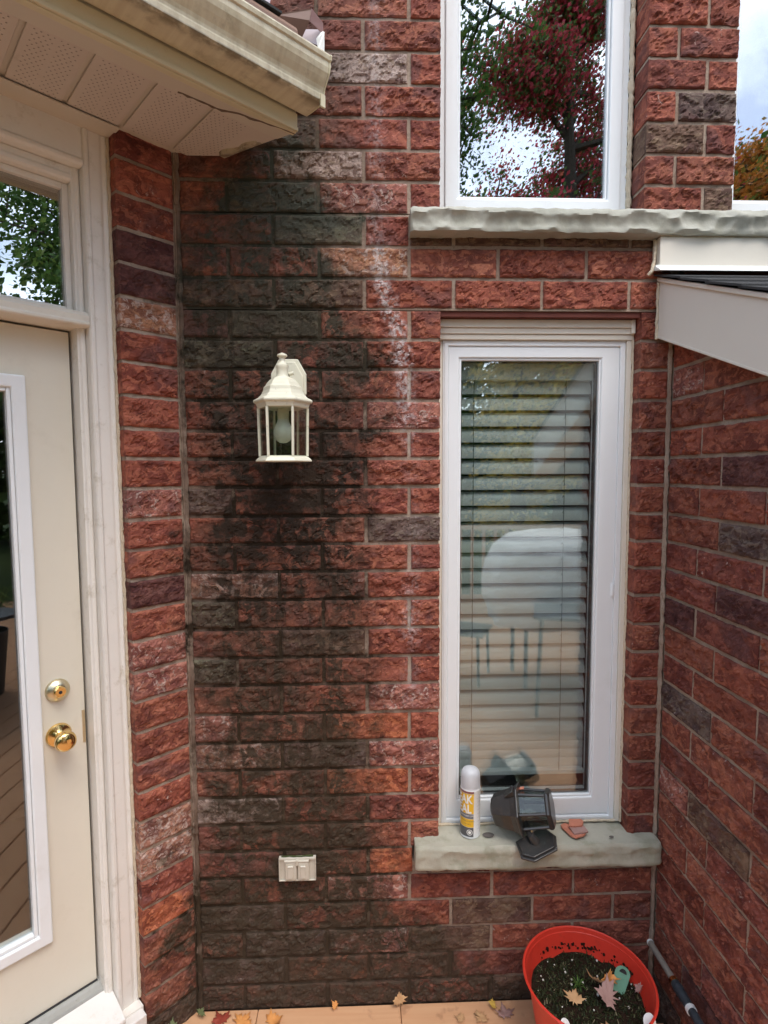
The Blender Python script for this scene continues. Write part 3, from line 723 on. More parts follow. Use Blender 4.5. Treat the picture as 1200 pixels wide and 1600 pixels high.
# slab
SB, ST, SS = .222, 2.112, .2665
g = G(); NS = -.112
ring(g, (-S1, -SS, SB, ST), (-1.0, -.41, .455, 1.94), lambda a, z, L_: (a, -(NS-.044) if L_ else -NS, z))
slab = g.out('door_slab', M['slab'], door, bevel=.002)
g = G(); s0, s1, z0, z1 = .378, 1.03, .418, 1.982
ring(g, (-s1, -s0, z0, z1), (-(s1-.034), -(s0+.034), z0+.034, z1-.034), lambda a, z, L_: (a, -NS if L_ else -(NS+.012), z))
gf = g.out('glass_frame', M['vinyl'], door, bevel=.005, seg=3)
g = G()
for (a, b, c, d_) in ((.4122, .422, .4522, 1.9478), (.986, .9958, .4522, 1.9478), (.4222, .9858, .4522, .462), (.4222, .9858, 1.938, 1.9478)): lb(g, a, b, NS-.02, NS+.005, c, d_)
g.out('glazing_bead', M['vinyl'], door, bevel=.002)
g = G(); lb(g, .4222, .9858, -.128, -.124, .4622, 1.9378); g.out('glass_pane', M['glass'], door)
g = G(); lb(g, .25, .2663, -.15, -.13, .2, 2.12); lb(g, .27, 1.1, -.16, -.14, 2.112, 2.118); g.out('weather_strip', M['seam'], door)
nrot = Matrix.Rotation(R(90), 4, 'X')     # lathe axis z -> -y, out of the door
def hardware(name, prof, s, z, mat, seg=32, parent=door):
    g = G(); g.lathe(prof, seg, Matrix.Translation((-s, -NS, z)) @ nrot); return g.out(name, mat, parent, True)
hardware('deadbolt', [(0, .001), (.031, .001), (.031, .006), (.028, .010), (.020, .017), (.016, .019), (.0, .019)], .336, 1.128, M['brassd'])
hardware('lock_cylinder', [(.0, .0188), (.0155, .0188), (.0155, .026), (.013, .029), (.0, .029)], .336, 1.128, M['brass'])
hardware('keyhole', [(0, .0288), (.0045, .0288), (.0045, .0298), (0, .0298)], .336, 1.128, M['seam'])
kn = hardware('door_knob', [(0, .001), (.033, .001), (.033, .005), (.030, .010), (.018, .014), (.0135, .018), (.0115, .030), (.013, .036), (.021, .041), (.0265, .050), (.0275, .058), (.0255, .066), (.020, .071), (.010, .0735), (0, .074)], .338, 1.000, M['brass'], 40)
g = G(); lb(g, .268, .2755, NS+.0002, NS+.0016, .955, 1.05); g.out('latch_plate', M['brassd'], door)
# threshold and sill
g = G(); hz(g, [(-.16, .195), (-.16, .219), (-.105, .219), (-.098, .214), (-.082, .211), (-.078, .204), (-.078, .19)], .2395, 1.16); g.out('threshold', M['threshold'], door, bevel=.001)
g = G(); lb(g, .2655, 1.10, -.122, -.108, .2195, .2215); g.out('door_sweep', M['seam'], door)
g = G(); hz(g, [(-.14, .15), (-.14, .196), (-.0785, .203), (-.0, .178), (.022, .168), (.024, .160), (.018, .146), (-.0, .140)], .2395, 1.2); g.out('door_sill', M['sillwood'], door, bevel=.002)
g = G(); lb(g, .178, .239, -.09, .02, .100, .134); g.out('sill_end', M['sillwood'], door, bevel=.003)
g = G(); lb(g, .175, 1.25, -.14, -.01, -.3, .1395); g.out('sill_base', M['frame_paint'], door)
o = blob_line('sealant', M['caulk'], door, [(-.1735, .036, .15), (-.1735, .036, 2.63)], .0048, 31)
# dark hallway behind the glass
g = G(); g.box(-1.4, .1, 1.6, 1.62, 0, 2.7); g.box(-1.42, -1.4, .16, 1.6, 0, 2.7); g.box(.1, .12, .16, 1.6, 0, 2.7); g.box(-1.4, .1, .16, 1.6, 2.7, 2.72); g.box(-1.4, .1, .16, 1.6, -.02, 0)
hw = g.out('hallway_interior', M['room']); hw.location = (XL, 0, 0); hw.rotation_euler = (0, 0, R(45)); tag(hw, kind='structure')

# ------------------------------------------------------------------ eave over the door
E_ANG = math.atan2(.662, .749)
EL = 1.9
eave = thing('roof_eave', 'low roof eave over the door with perforated cream soffit and fascia', 'roof', (-.179, -.1246, 0), (0, 0, E_ANG))
# local: +x towards the main wall along the eave, -y outwards, +y towards the house
ce, se = math.cos(E_ANG), math.sin(E_ANG)
def to_l(X, Y): x = X+.179; y = Y+.1246; return (x*ce+y*se, -x*se+y*ce)
def clip(poly, nx, ny, c):          # keep nx*x+ny*y <= c
    r = []
    for i in range(len(poly)):
        a, b = poly[i], poly[(i+1) % len(poly)]; da = nx*a[0]+ny*a[1]-c; db = nx*b[0]+ny*b[1]-c
        if da <= 0: r.append(a)
        if da*db < 0: t = da/(da-db); r.append((a[0]+(b[0]-a[0])*t, a[1]+(b[1]-a[1])*t))
    return r
def halfplane(P, Q, inside):        # world line PQ, keep the side of 'inside'
    a = to_l(*P); b = to_l(*Q); c = to_l(*inside); nx, ny = b[1]-a[1], a[0]-b[0]; k = nx*a[0]+ny*a[1]
    return (nx, ny, k) if nx*c[0]+ny*c[1] <= k else (-nx, -ny, -k)
ins = (-.6, -.4)
wl_ = halfplane((XL+.028*.7071, -.028*.7071), (XL+.028*.7071-1, -.028*.7071-1), ins)
wm_ = halfplane((-1, -.004), (1, -.004), ins)
cut_ = halfplane((-.392, 0), (-.181, -.1246), ins)
ribs = [.0, -.21, -.35, -.485, -.615, -.75, -.885, -1.02, -1.155, -1.29, -1.425, -1.56, -1.7, -1.84]
for i in range(len(ribs)-1):
    a1, a0 = ribs[i], ribs[i+1]
    poly = [(a0+.006, .0585), (a1-.006, .0585), (a1-.006, .7), (a0+.006, .7)]
    for h in (wl_, wm_, cut_): poly = clip(poly, *h)
    if len(poly) < 3: continue
    cx = (a0+a1)/2
    if i == 0: cx = -.155
    g = G(); g.prism([(x-cx, y) for x, y in poly], 2.637, 2.642)
    g.out('soffit_panel', M['soffit'], eave, loc=(cx, 0, 0), bevel=.0015)
poly = [(-1.84, .0), (.0, .0), (.0, .9), (-1.84, .9)]
for h in (halfplane((XL-.12, .0), (XL-1.12, -1.0), ins), wm_, cut_): poly = clip(poly, *h)
g = G(); g.prism(poly, 2.6445, 2.66); g.out('soffit_backing', M['soft_metal'], eave)
poly = [(-1.84, .002), (.0, .002), (.0, .0578), (-1.84, .0578)]
for h in (wm_, cut_): poly = clip(poly, *h)
g = G(); g.prism(poly, 2.6355, 2.6443); g.out('soffit_trim', M['soft_metal'], eave, bevel=.001)
# inner receiver strip along the door head
g = G()
pa, pb, pc, pd = [to_l(XL-s*.7071+n*.7071, -s*.7071-n*.7071) for s, n in ((.165, .026), (1.5, .026), (1.5, -.042), (.165, -.042))]
g.prism([pa, pb, pc, pd], 2.632, 2.6362); g.out('soffit_return', M['soft_metal'], eave, bevel=.001)
# dirty J channel at the open end of the soffit, hanging a little loose
A, B = Vector((*to_l(-.396, -.006), 2.630)), Vector((*to_l(-.190, -.118), 2.641))
g = G(); rr = random.Random(5); n = 14; vs = []; fs = []
perp = Vector(((B-A).y, -(B-A).x, 0)).normalized()
for i in range(n+1):
    p = A+(B-A)*i/n; wd = .020+.006*math.sin(i*1.3)+rr.uniform(-.002, .002)
    vs += [p, p+perp*wd+Vector((0, 0, -.006*math.sin(i*.5)-.003)), p+perp*(wd+.002)+Vector((0, 0, .012)), p+Vector((0, 0, .006))]
for i in range(n):
    for k in range(4): fs.append((i*4+k, i*4+(k+1) % 4, i*4+4+(k+1) % 4, i*4+4+k))
fs += [(0, 1, 2, 3), (n*4+3, n*4+2, n*4+1, n*4)]
g.add(vs, fs); g.out('end_channel', simple('dirty_channel_metal', (.50, .43, .31), .5, .4, var=.2, sc=30, dirt=(.12, .08, .05), dsc=30, dthr=(.45, .6), damt=.7), eave)
blob_line('sealant', simple('grey_sealant', (.16, .11, .08), .7), eave, [(-.30, .053, 2.6352), (-.19, .046, 2.6352), (-.15, .026, 2.6352), (-.11, .022, 2.6352), (-.04, .008, 2.6352), (.0, .003, 2.636)], .0028, 6)
g = G(); g.box(-EL, .002, -.004, .014, 2.6345, 2.78); g.box(-EL, .003, -.012, -.0045, 2.6365, 2.646); g.box(-EL, .0025, -.0085, -.0043, 2.6465, 2.682); g.out('fascia_board', M['fascia'], eave, bevel=.0015)
g = G(); g.box(-EL, -.02, .016, .30, 2.662, 2.72); g.out('eave_framing', M['room'], eave)
# gutter
gut = thing('rain_gutter', 'weathered cream rain gutter on the eave above the door', 'gutter', (-.179, -.1246, 0), (0, 0, E_ANG))
P_ = [(.006, 2.785), (.006, 2.684), (.012, 2.682), (.082, 2.682), (.0865, 2.685), (.0875, 2.697), (.0860, 2.702), (.0870, 2.708), (.0905, 2.716), (.1010, 2.730), (.1085, 2.742), (.1120, 2.754), (.1125, 2.767), (.1165, 2.770), (.1185, 2.779), (.1175, 2.783), (.1040, 2.784), (.1030, 2.776)]
inner = [(x-.003 if i > 3 else x+.002, z+.002 if i < 5 else z) for i, (x, z) in enumerate(P_)]
loop = P_+[(x, z) for x, z in reversed(inner[1:-1])]+[(.009, 2.785)]
g = G(); g.prism([(-x-.006, z) for x, z in loop], -EL, .024, 'x')
go = g.out('gutter_trough', M['gutter'], gut)
cap = [(.004, 2.785)]+[(x+.0022 if i > 3 else x, z-.002 if i in (2, 3) else z) for i, (x, z) in enumerate(P_[1:-1])]+[(.10, 2.787)]
g = G(); g.prism([(-x-.006, z) for x, z in cap], .0245, .029, 'x'); g.out('end_cap', M['fascia'], gut, bevel=.001)
g = G(); g.box(.015, .0295, -.096, -.090, 2.668, 2.700); g.out('seam_lip', M['fascia'], gut, bevel=.001)
for a in (-.42, -1.02, -1.6):
    g = G(); g.box(a, a+.025, -.11, -.01, 2.772, 2.777); g.out('gutter_hanger', M['tin'], gut)
# drip edge, roof and loose step flashing above the gutter
g = G(); g.prism([(-.034, 2.800), (-.036, 2.868), (-.030, 2.880), (-.020, 2.884), (.6, 3.10), (.6, 3.08), (-.02, 2.82)], -EL, -.01, 'x'); g.out('drip_edge', M['brown_metal'], eave, bevel=.003)
g = G()
for i in range(5): g.box(-EL, -.06, -.036+.13*i, .13+.13*i, 2.886+.0465*i, 2.892+.0465*i)
g.out('roof_shingle', M['shingle'], eave)
fl = thing('step_flashing', 'bent loose metal flashing sticking up behind the gutter end', 'flashing', (-.11, -.06, 2.86))
def plate(pts, t=.0015):
    pts = [Vector(p) for p in pts]; nrm = (pts[1]-pts[0]).cross(pts[2]-pts[0]).normalized()*t
    n = len(pts); g = G(); g.add(pts+[p+nrm for p in pts], [tuple(range(n-1, -1, -1)), tuple(range(n, 2*n))]+[(i, (i+1) % n, n+(i+1) % n, n+i) for i in range(n)]); return g
W_ = lambda px, py, y: Vector((px2x(px, py, y), y, px2zz(px, py, y)))
def ray(px, py):
    u, v = px-600, py-800
    u, v = u*math.cos(ROL)+v*math.sin(ROL), -u*math.sin(ROL)+v*math.cos(ROL)
    y = math.cos(PIT)-v/F*math.sin(PIT); z = -v/F*math.cos(PIT)-math.sin(PIT)
    return Vector((u/F*math.cos(YAW)+y*math.sin(YAW), -u/F*math.sin(YAW)+y*math.cos(YAW), z))
def px2x(px, py, y): r = ray(px, py); return r.x*(y+D)/r.y
def px2zz(px, py, y): r = ray(px, py); return CZ+r.z*(y+D)/r.y
FL0 = Vector((-.11, -.06, 2.86))
a = W_(430, 22, -.02)-FL0; b = W_(487, 13, -.05)-FL0; c = W_(505, 36, -.01)-FL0; d_ = W_(506, 84, -.03)-FL0; e = W_(484, 30, -.05)-FL0
plate([a, b, e+Vector((0, 0, -.002)), W_(470, 62, -.01)-FL0]).out('flashing_flap', M['brown_metal'], fl)
plate([b, c, c+Vector((0, 0, -.03)), e+Vector((.002, 0, -.006))]).out('flashing_flap', simple('mauve_flashing', (.30, .18, .17), .4), fl)
plate([W_(503, 48, -.012)-FL0, W_(507, 50, -.012)-FL0, W_(507, 84, -.03)-FL0, W_(497, 78, -.05)-FL0, W_(494, 60, -.05)-FL0]).out('flashing_leg', M['flash_white'], fl)
plate([W_(440, 45, -.005)-FL0, W_(502, 46, -.005)-FL0, W_(500, 72, -.008)-FL0, W_(470, 60, -.008)-FL0]).out('flashing_back', simple('lilac_flashing', (.62, .55, .60), .4), fl)
plate([W_(388, -8, -.02)-FL0, W_(424, -8, -.02)-FL0, W_(420, 12, -.02)-FL0, W_(400, 6, -.02)-FL0]).out('flashing_back', bpy.data.materials['lilac_flashing'], fl)

# ------------------------------------------------------------------ low roof on the right wing
roof = thing('wing_roof', 'low shingled wing roof on the right with pale rake board and white wall flashing', 'roof', (.89, 0, 2.312))
def rp_(y, dz): return (y, dz+.4025*y)
def rprism(name, prof, x0, x1, mat, bevel=.0, smooth=False):
    g = G(); g.prism(prof, x0, x1, 'x'); return g.out(name, mat, roof, smooth, bevel)
YE = -1.05
rprism('rake_board', [(-.002, -.004), (YE, -.004+.4025*YE), (YE, -.184+.400*YE), (-.002, -.184)], 0, .012, M['rake'], .001)
rprism('rake_board_trim', [(-.0022, -.016), (YE, -.016+.4025*YE), (YE, -.004+.4025*YE), (-.0022, -.004)], -.006, -.0005, M['rake'], .001)
rprism('rake_soffit', [(-.003, -.1835), (YE, -.1835+.400*YE), (YE, -.177+.400*YE), (-.003, -.177)], -.001, .10, M['cream'], .001)
rprism('roof_decking', [(-.003, -.022), (YE, -.022+.4025*YE), (YE, -.006+.4025*YE), (-.003, -.006)], .0125, 1.3, M['room'])
rs = random.Random(3)
for i in range(8):
    y0 = -.0-.13*i; y1 = y0-.145
    lift = .0035
    rprism('shingle_course', [(y0, .4025*y0+.000), (y1, .4025*y1+.0045), (y1, .4025*y1+.0105), (y0, .4025*y0+.0055)], -.012+rs.uniform(-.004, .003), 1.3, M['shingle'])
blob_line('sealant', M['caulk'], roof, [(-.004, -.006, -.018), (-.004, -.006, -.188)], .0042, 41)
g = G(); g.box(.0, 1.3, YE-.02, YE, -.19+.4*YE, -.01+.4*YE); g.out('eave_fascia', M['rake'], roof)
wf = thing('wall_flashing', 'cream and white metal flashing between the stone sill and the wing roof', 'flashing', (.875, 0, 2.33))
g = G(); g.box(0, 1.0, -.034, -.004, .0, .084); g.out('cladding_board', M['cream'], wf, bevel=.002)
g = G(); g.prism([(-.0345, .003), (-.0345, -.002), (-.058, -.017), (-.060, -.021), (-.030, -.0135), (-.004, -.004), (-.004, .0)], -.012, 1.0, 'x'); g.out('apron_flashing', M['flash_white'], wf, bevel=.001)
blob_line('sealant', M['caulk'], wf, [(-.004, -.010, .083), (-.006, -.014, .05), (-.008, -.016, .02), (-.016, -.024, -.01), (-.026, -.018, -.022)], .0052, 51)
blob_line('sealant', M['caulk'], wf, [(-.0, -.03, .0865), (.9, -.03, .0865)], .0030, 52)

# ------------------------------------------------------------------ wall lantern (cream)
LX, LY = -.2245, -.12
lan = thing('wall_lantern', 'cream hexagonal wall lantern with clear panes and white bulb on the stained brick', 'wall light', (LX, LY, 1.757))
def hexl(prof, seg=6, phase=0): g = G(); g.lathe(prof, seg, phase=phase); return g
hexl([(.0, 0), (.078, 0), (.079, .003), (.075, .008), (.069, .013), (.060, .017), (0, .017)]).out('lantern_base', M['lampwhite'], lan, bevel=.001)
for k in range(6):
    a = k*math.pi/3; r = .066
    p = Vector((r*math.cos(a), r*math.sin(a), 0)); g = G()
    g.tube([p+Vector((0, 0, .015)), p*1.04+Vector((0, 0, .148))], .0045, 4); g.out('post', M['lampwhite'], lan)
    a2 = a+math.pi/3; q = Vector((r*math.cos(a2), r*math.sin(a2), 0)); p1 = p+(q-p)*.06; q1 = p+(q-p)*.94
    g = G(); nrm = Vector((math.cos(a+math.pi/6), math.sin(a+math.pi/6), 0))*.002
    vs = [p1+Vector((0, 0, .017)), q1+Vector((0, 0, .017)), q1*1.04+Vector((0, 0, .148)), p1*1.04+Vector((0, 0, .148))]
    g.add(vs+[v-nrm for v in vs], [(0, 1, 2, 3), (7, 6, 5, 4), (0, 4, 5, 1), (1, 5, 6, 2), (2, 6, 7, 3), (3, 7, 4, 0)]); g.out('lantern_pane', M['glass_lamp'], lan)
hexl([(0, .147), (.069, .147), (.072, .150), (.075, .160), (.081, .1625), (.0825, .166), (.082, .170), (.070, .176), (.060, .186), (.055, .196), (.053, .206), (.048, .210), (.044, .217), (.036, .226), (.024, .232), (.0205, .234), (0, .234)]).out('lantern_roof', M['lampwhite'], lan, bevel=.0015)
g = G(); g.lathe([(.018, .233), (.017, .236), (.0155, .240), (.0165, .256), (.0185, .262), (.0175, .266), (.0120, .270), (.008, .278), (.0085, .286), (.0145, .291), (.0135, .295), (0, .301)], 16); g.out('finial', M['lampwhite'], lan, True)
# back plate: an elongated octagon on the wall, with arm
BC = Vector((-.2215-LX, -LY, 1.994-1.757))
def octo(w, h, c): return [(-w+c, -h), (w-c, -h), (w, -h+c*1.8), (w, h-c*1.8), (w-c, h), (-w+c, h), (-w, h-c*1.8), (-w, -h+c*1.8)]
for i, (w_, h_, y0, y1) in enumerate(((.052, .072, -.014, .0), (.044, .063, -.022, -.0145))):
    g = G(); g.prism([(x+BC.x, z+BC.z-.005) for x, z in octo(w_, h_, .024)], BC.y+y0, BC.y+y1, 'y'); g.out('back_plate', M['lampwhite'], lan, bevel=.003)
g = G(); g.tube([BC+Vector((0, -.018, .0)), BC+Vector((-.004, -.05, -.004)), BC+Vector((-.010, -.075, -.012)), Vector((.010, .022, .243)), Vector((.002, .006, .240))], [.012, .010, .009, .009, .010], 10); g.out('arm', M['lampwhite'], lan, True)
g = G(); g.lathe([(0, 0), (.0055, 0), (.0055, .012), (.003, .014), (0, .014)], 12, Matrix.Translation((.016, .014, .244)) @ Matrix.Rotation(R(75), 4, 'Y')); g.out('thumb_screw', M['lampwhite'], lan, True)
g = G(); g.lathe([(0, 0), (.0032, 0), (.0032, .004), (0, .005)], 10, Matrix.Translation((BC.x+.022, BC.y-.022, BC.z-.014)) @ nrot); g.out('screw', M['seam'], lan, True)
g = G(); g.lathe([(0, .052), (.010, .053), (.020, .060), (.0265, .072), (.0280, .082), (.025, .094), (.017, .110), (.0135, .122), (0, .122)], 24); g.out('bulb', M['bulb'], lan, True)
g = G(); g.lathe([(0, .118), (.0155, .118), (.0165, .147), (0, .147)], 16); g.out('socket', M['lampwhite'], lan, True)

# ------------------------------------------------------------------ outdoor outlet cover
ot = thing('outlet_cover', 'weathered beige double flip outlet cover low on the stained brick wall', 'outlet', (-.2187, -.008, .478))
g = G(); W2, H2 = .058, .0375
for b_ in ((-W2, W2, -.004, .006, -H2, H2), (-W2, W2, -.0095, -.0045, H2-.006, H2), (-W2, W2, -.0095, -.0045, -H2, -H2+.003), (-W2, -W2+.003, -.0095, -.0045, -H2+.0032, H2-.0062), (W2-.003, W2, -.0095, -.0045, -H2+.0032, H2-.0062)): g.box(*b_)
g.out('cover_plate', M['outlet'], ot, bevel=.001)
for x0, x1 in ((-.038, -.002), (.002, .037)):
    g = G(); g.box(x0, x1, -.013, -.0047, -H2+.004, H2-.012); lid = g.out('flip_lid', M['outlet'], ot, bevel=.003)
    g = G(); g.box(x0+.008, x1-.010, -.0155, -.0132, -H2+.011, H2-.026); g.out('lid_panel', M['outlet'], lid, bevel=.001)
    g = G(); g.box(x0+.009, x1-.011, -.0175, -.0133, H2-.0255, H2-.0215); g.out('lid_lip', simple('lip_highlight', (.70, .68, .60), .4), lid, bevel=.0008)
    g = G(); g.tube([(x0-.002, -.011, H2-.008), (x1, -.011, H2-.008)], .004, 10); g.out('hinge', M['outlet'], ot, True)
g = G(); g.box(-.004, .004, -.016, -.006, H2-.02, H2-.003); g.out('hinge_stop', M['outlet'], ot, bevel=.001)
blob_line('cord', simple('mossy_crust', (.05, .07, .02), .9), ot, [(-.05, -.002, H2+.003), (.05, -.002, H2+.003)], .0025, 60)

# ------------------------------------------------------------------ spray can on the sill
SZ = .5655
can = thing('spray_can', 'white spray can with yellow label and clear cap standing on the stone sill', 'spray can', (.334, .012, SZ), (0, 0, R(0)))
g = G(); g.lathe([(0, .0015), (.028, .0015), (.030, 0), (.0325, .001), (.0325, .004), (.0318, .006), (.0318, .150), (.0322, .152), (.0322, .154), (.0312, .158), (.029, .163), (0, .163)], 48); g.out('can_body', M['canwhite'], can, True)
g = G(); g.lathe([(.0305, .156), (.0308, .163), (.0302, .196), (.0285, .206), (.0235, .214), (.013, .2185), (0, .2195)], 40); g.out('cap', M['cap'], can, True)
g = G(); g.lathe([(0, .163), (.012, .163), (.012, .178), (.006, .180), (.006, .192), (0, .192)], 20); g.out('nozzle', M['ink_white'], can, True)
def wrap(name, a0, a1, z0, z1, mat, r=.0321, parent=can, n=24):
    vs = []; fs = []
    for i in range(n+1):
        a = R(a0+(a1-a0)*i/n)
        vs += [(r*math.sin(a), -r*math.cos(a), z0), (r*math.sin(a), -r*math.cos(a), z1)]
    for i in range(n): fs.append((2*i, 2*i+2, 2*i+3, 2*i+1))
    return mesh(name, vs, fs, mat, parent, smooth=True)
# angle 0 faces straight out of the wall; the label runs round to the left
wrap('label_band', -140, 10, .1485, .1550, M['canred'], .0324)
wrap('label_band', -140, 9, .0825, .1470, M['canyellow'])
wrap('label_band', -140, 8, .0660, .0815, M['canblue'])
wrap('label_band', -140, 9, .0380, .0650, M['canyellow'])
wrap('label_band', -140, 8, .0065, .0370, M['cangrey'])
for i in range(9): wrap('fine_print', 30+(i % 2)*2, 62-(i*7) % 9, .030+i*.0125, .0308+i*.0125, simple('grey_fine_print', (.42, .42, .43), .4) if i == 0 else bpy.data.materials['grey_fine_print'], .0322, n=6)
def text_on_can(body, size, a_c, z, mat, r=.0330, sx=1.0, bold=.0):
    cu = bpy.data.curves.new('txt', 'FONT'); cu.body = body; cu.size = size; cu.align_x = 'CENTER'; cu.offset = bold; cu.resolution_u = 3
    to = bpy.data.objects.new('txt', cu); C.objects.link(to); dg = bpy.context.evaluated_depsgraph_get()
    me = bpy.data.meshes.new_from_object(to.evaluated_get(dg)); bpy.data.objects.remove(to)
    bm = bmesh.new(); bm.from_mesh(me); bmesh.ops.subdivide_edges(bm, edges=[e for e in bm.edges if e.calc_length() > .003], cuts=3); bm.to_mesh(me); bm.free()
    for v in me.vertices:
        a = R(a_c)+v.co.x*sx/r; zz = v.co.y; v.co = (r*math.sin(a), -r*math.cos(a), z+zz)
    me.materials.clear(); me.materials.append(mat); o = link('lettering', me, can); return o
text_on_can('LEAK', .0385, -56, .1170, M['ink_white'], sx=.72, bold=.0012)
text_on_can('SEAL', .0385, -56, .0855, M['ink_white'], sx=.72, bold=.0012)
text_on_can('RUBBERIZED SPRAY', .0070, -30, .0730, M['ink_white'], r=.0323)
text_on_can('FLEXIBLE COATING', .0055, -30, .0560, M['cangrey'], r=.0323)
text_on_can('12 oz  340 g', .0048, -30, .0470, M['cangrey'], r=.0323)
g = G()
rg = G()
for i in range(24):
    pass
def ring_on_can(ac, zc, ro, ri, mat):
    vs = []; fs = []; n = 24
    for i in range(n):
        t = 2*math.pi*i/n
        for rr_ in (ri, ro):
            a = R(ac)+rr_*math.cos(t)/.0325; vs.append((.0325*math.sin(a), -.0325*math.cos(a), zc+rr_*math.sin(t)))
    for i in range(n): j = (i+1) % n; fs.append((2*i, 2*i+1, 2*j+1, 2*j))
    mesh('emblem', vs, fs, mat, can)
ring_on_can(-14, .0215, .0095, .0075, M['ink_white']); ring_on_can(-14, .0215, .0050, .0, M['ink_white'])

# ------------------------------------------------------------------ dark lantern lying on the sill
bk = thing('old_lantern', 'old dark bronze hexagonal lantern lying on its back plate on the stone sill', 'lantern', (.483, -.008, SZ), (0, 0, 0)); bk.scale = (1.16, 1.16, 1.10)
ax = Matrix.Translation((.004, -.004, .083)) @ Matrix.Rotation(R(-20), 4, 'Z') @ Matrix.Rotation(R(78), 4, 'Y') @ Matrix.Rotation(R(16), 4, 'Z')
def bh(prof, name, mat, bevel=.0012, seg=6, cap=True):
    g = G(); g.lathe(prof, seg, ax, phase=0, cap=cap); return g.out(name, mat, bk, bevel=bevel)
bh([(0, -.072), (.038, -.072), (.043, -.067), (.051, -.045), (.058, -.018), (.066, -.004), (.071, .0), (.071, .004), (.058, .006), (0, .006)], 'lantern_hood', M['blackpl'])
bh([(0, -.080), (.010, -.080), (.022, -.0765), (.030, -.0722), (0, -.0722)], 'hood_cap', M['blackpl'])
for k in range(6):
    a = k*math.pi/3; p = Vector((.052*math.cos(a), .052*math.sin(a), .006)); q = Vector((.046*math.cos(a), .046*math.sin(a), .076))
    g = G(); g.tube([ax @ p, ax @ q], .0042, 6); g.out('post', M['blackpl'], bk)
    a2 = a+math.pi/3; r2 = .050; p0 = Vector((r2*math.cos(a), r2*math.sin(a), .007)); p1 = Vector((r2*math.cos(a2), r2*math.sin(a2), .007)); q0 = Vector((.0445*math.cos(a), .0445*math.sin(a), .074)); q1 = Vector((.0445*math.cos(a2), .0445*math.sin(a2), .074))
    i_ = .10; vs = [p0.lerp(p1, i_), p0.lerp(p1, 1-i_), q0.lerp(q1, 1-i_), q0.lerp(q1, i_)]
    vs2 = [Vector((v.x*.96, v.y*.96, v.z)) for v in vs]
    g = G(); g.add([ax @ v for v in vs+vs2], [(0, 1, 2, 3), (7, 6, 5, 4), (0, 4, 5, 1), (1, 5, 6, 2), (2, 6, 7, 3), (3, 7, 4, 0)]); g.out('lantern_pane', M['glass_dull'], bk)
bh([(0, .074), (.052, .074), (.054, .078), (.054, .083), (.050, .088), (0, .088)], 'end_ring', M['blackpl'])
# upright fin of the hood and ridge plates seen as the crest
g = G(); g.add([ax @ Vector(v) for v in ((-.076, -.012, -.004), (-.076, .012, -.004), (-.056, .012, -.030), (-.056, -.012, -.030), (-.052, -.012, .003), (-.052, .012, .003))], [(0, 1, 5, 4), (0, 3, 2, 1), (3, 4, 5, 2), (0, 4, 3), (1, 2, 5)]); g.out('hood_crest', M['blackpl'], bk, bevel=.001)
# mounting plate resting on the sill, arm up to the body
pr = Matrix.Translation((.034, -.052, .012)) @ Matrix.Rotation(R(16), 4, 'X') @ Matrix.Rotation(R(-10), 4, 'Y') @ Matrix.Rotation(R(24), 4, 'Z')
hx = [(-.058, -.012), (-.036, -.038), (.036, -.044), (.060, -.012), (.050, .030), (-.040, .034)]
g = G(); g.prism(hx, -.006, .0, 'z'); g.prism([(x*.88, y*.86) for x, y in hx], .0003, .007, 'z'); g.v = [tuple(pr @ Vector(v)) for v in g.v]; g.out('mounting_plate', M['blackpl'], bk, bevel=.0015)
g = G(); g.tube([pr @ Vector((0, 0, .006)), pr @ Vector((-.004, .006, .022)), Vector((.015, -.01, .045))], [.013, .010, .010], 10); g.out('arm', M['blackpl'], bk, True)
g = G(); g.lathe([(0, 0), (.003, 0), (.003, .002), (0, .003)], 10, Matrix.Translation((.022, -.056, .052)) @ nrot); g.out('screw', M['brassd'], bk, True)

def shard(label, loc, rot, pts, th, mat='terracotta', name='brick_flake', cat='brick flake'):
    g = G(); g.prism(pts, 0, th, 'z'); o = g.out(name, M[mat], None, bevel=.0008)
    bm = bmesh.new(); bm.from_mesh(o.data); bmesh.ops.subdivide_edges(bm, edges=bm.edges[:], cuts=1)
    for v in bm.verts: v.co += Vector([random.uniform(-.0010, .0010) for _ in range(3)])
    bm.to_mesh(o.data); bm.free()
    o.location = loc; o.rotation_euler = rot; return tag(o, label, cat)
shard('largest orange brick flake lying flat on the mossy sill, right of the dark lantern', (.668, .000, SZ+.001), (0, 0, R(-18)), [(-.040, .020), (-.028, .034), (.002, .030), (.040, .004), (.030, -.016), (.004, -.036), (-.012, -.026), (-.030, -.002)], .006)
shard('grey brown brick flake stacked on the largest orange flake on the sill', (.682, -.006, SZ+.0085), (R(6), R(-5), R(4)), [(-.026, .018), (.022, .020), (.026, -.012), (-.022, -.016)], .006, 'leaf_pink')
shard('pinkish brick flake topping the small stack of flakes on the sill', (.678, .018, SZ+.0165), (R(12), R(-4), R(2)), [(-.026, -.012), (-.014, .016), (.024, .010), (.028, -.002), (.018, -.016), (-.006, -.016)], .008)
shard('small curled orange brick chip on top of the dark lantern', (.498, .020, SZ+.137), (R(20), R(-10), R(10)), [(-.014, 0), (.010, -.004), (.014, .003), (-.010, .006)], .004)
g = G(); rr = random.Random(8)
for i in range(34):
    c = Vector((rr.gauss(.503, .011), rr.gauss(-.045, .010), SZ+.096+rr.uniform(-.008, .006))); s = rr.uniform(.0012, .003)
    g.box(c.x-s*2, c.x+s*2, c.y-s, c.y+s, c.z-s*.6, c.z+s)
tag(g.out('paint_crumbs', M['perlite']), 'pale crumbs scattered on the lantern glass', 'crumbs', kind='stuff')
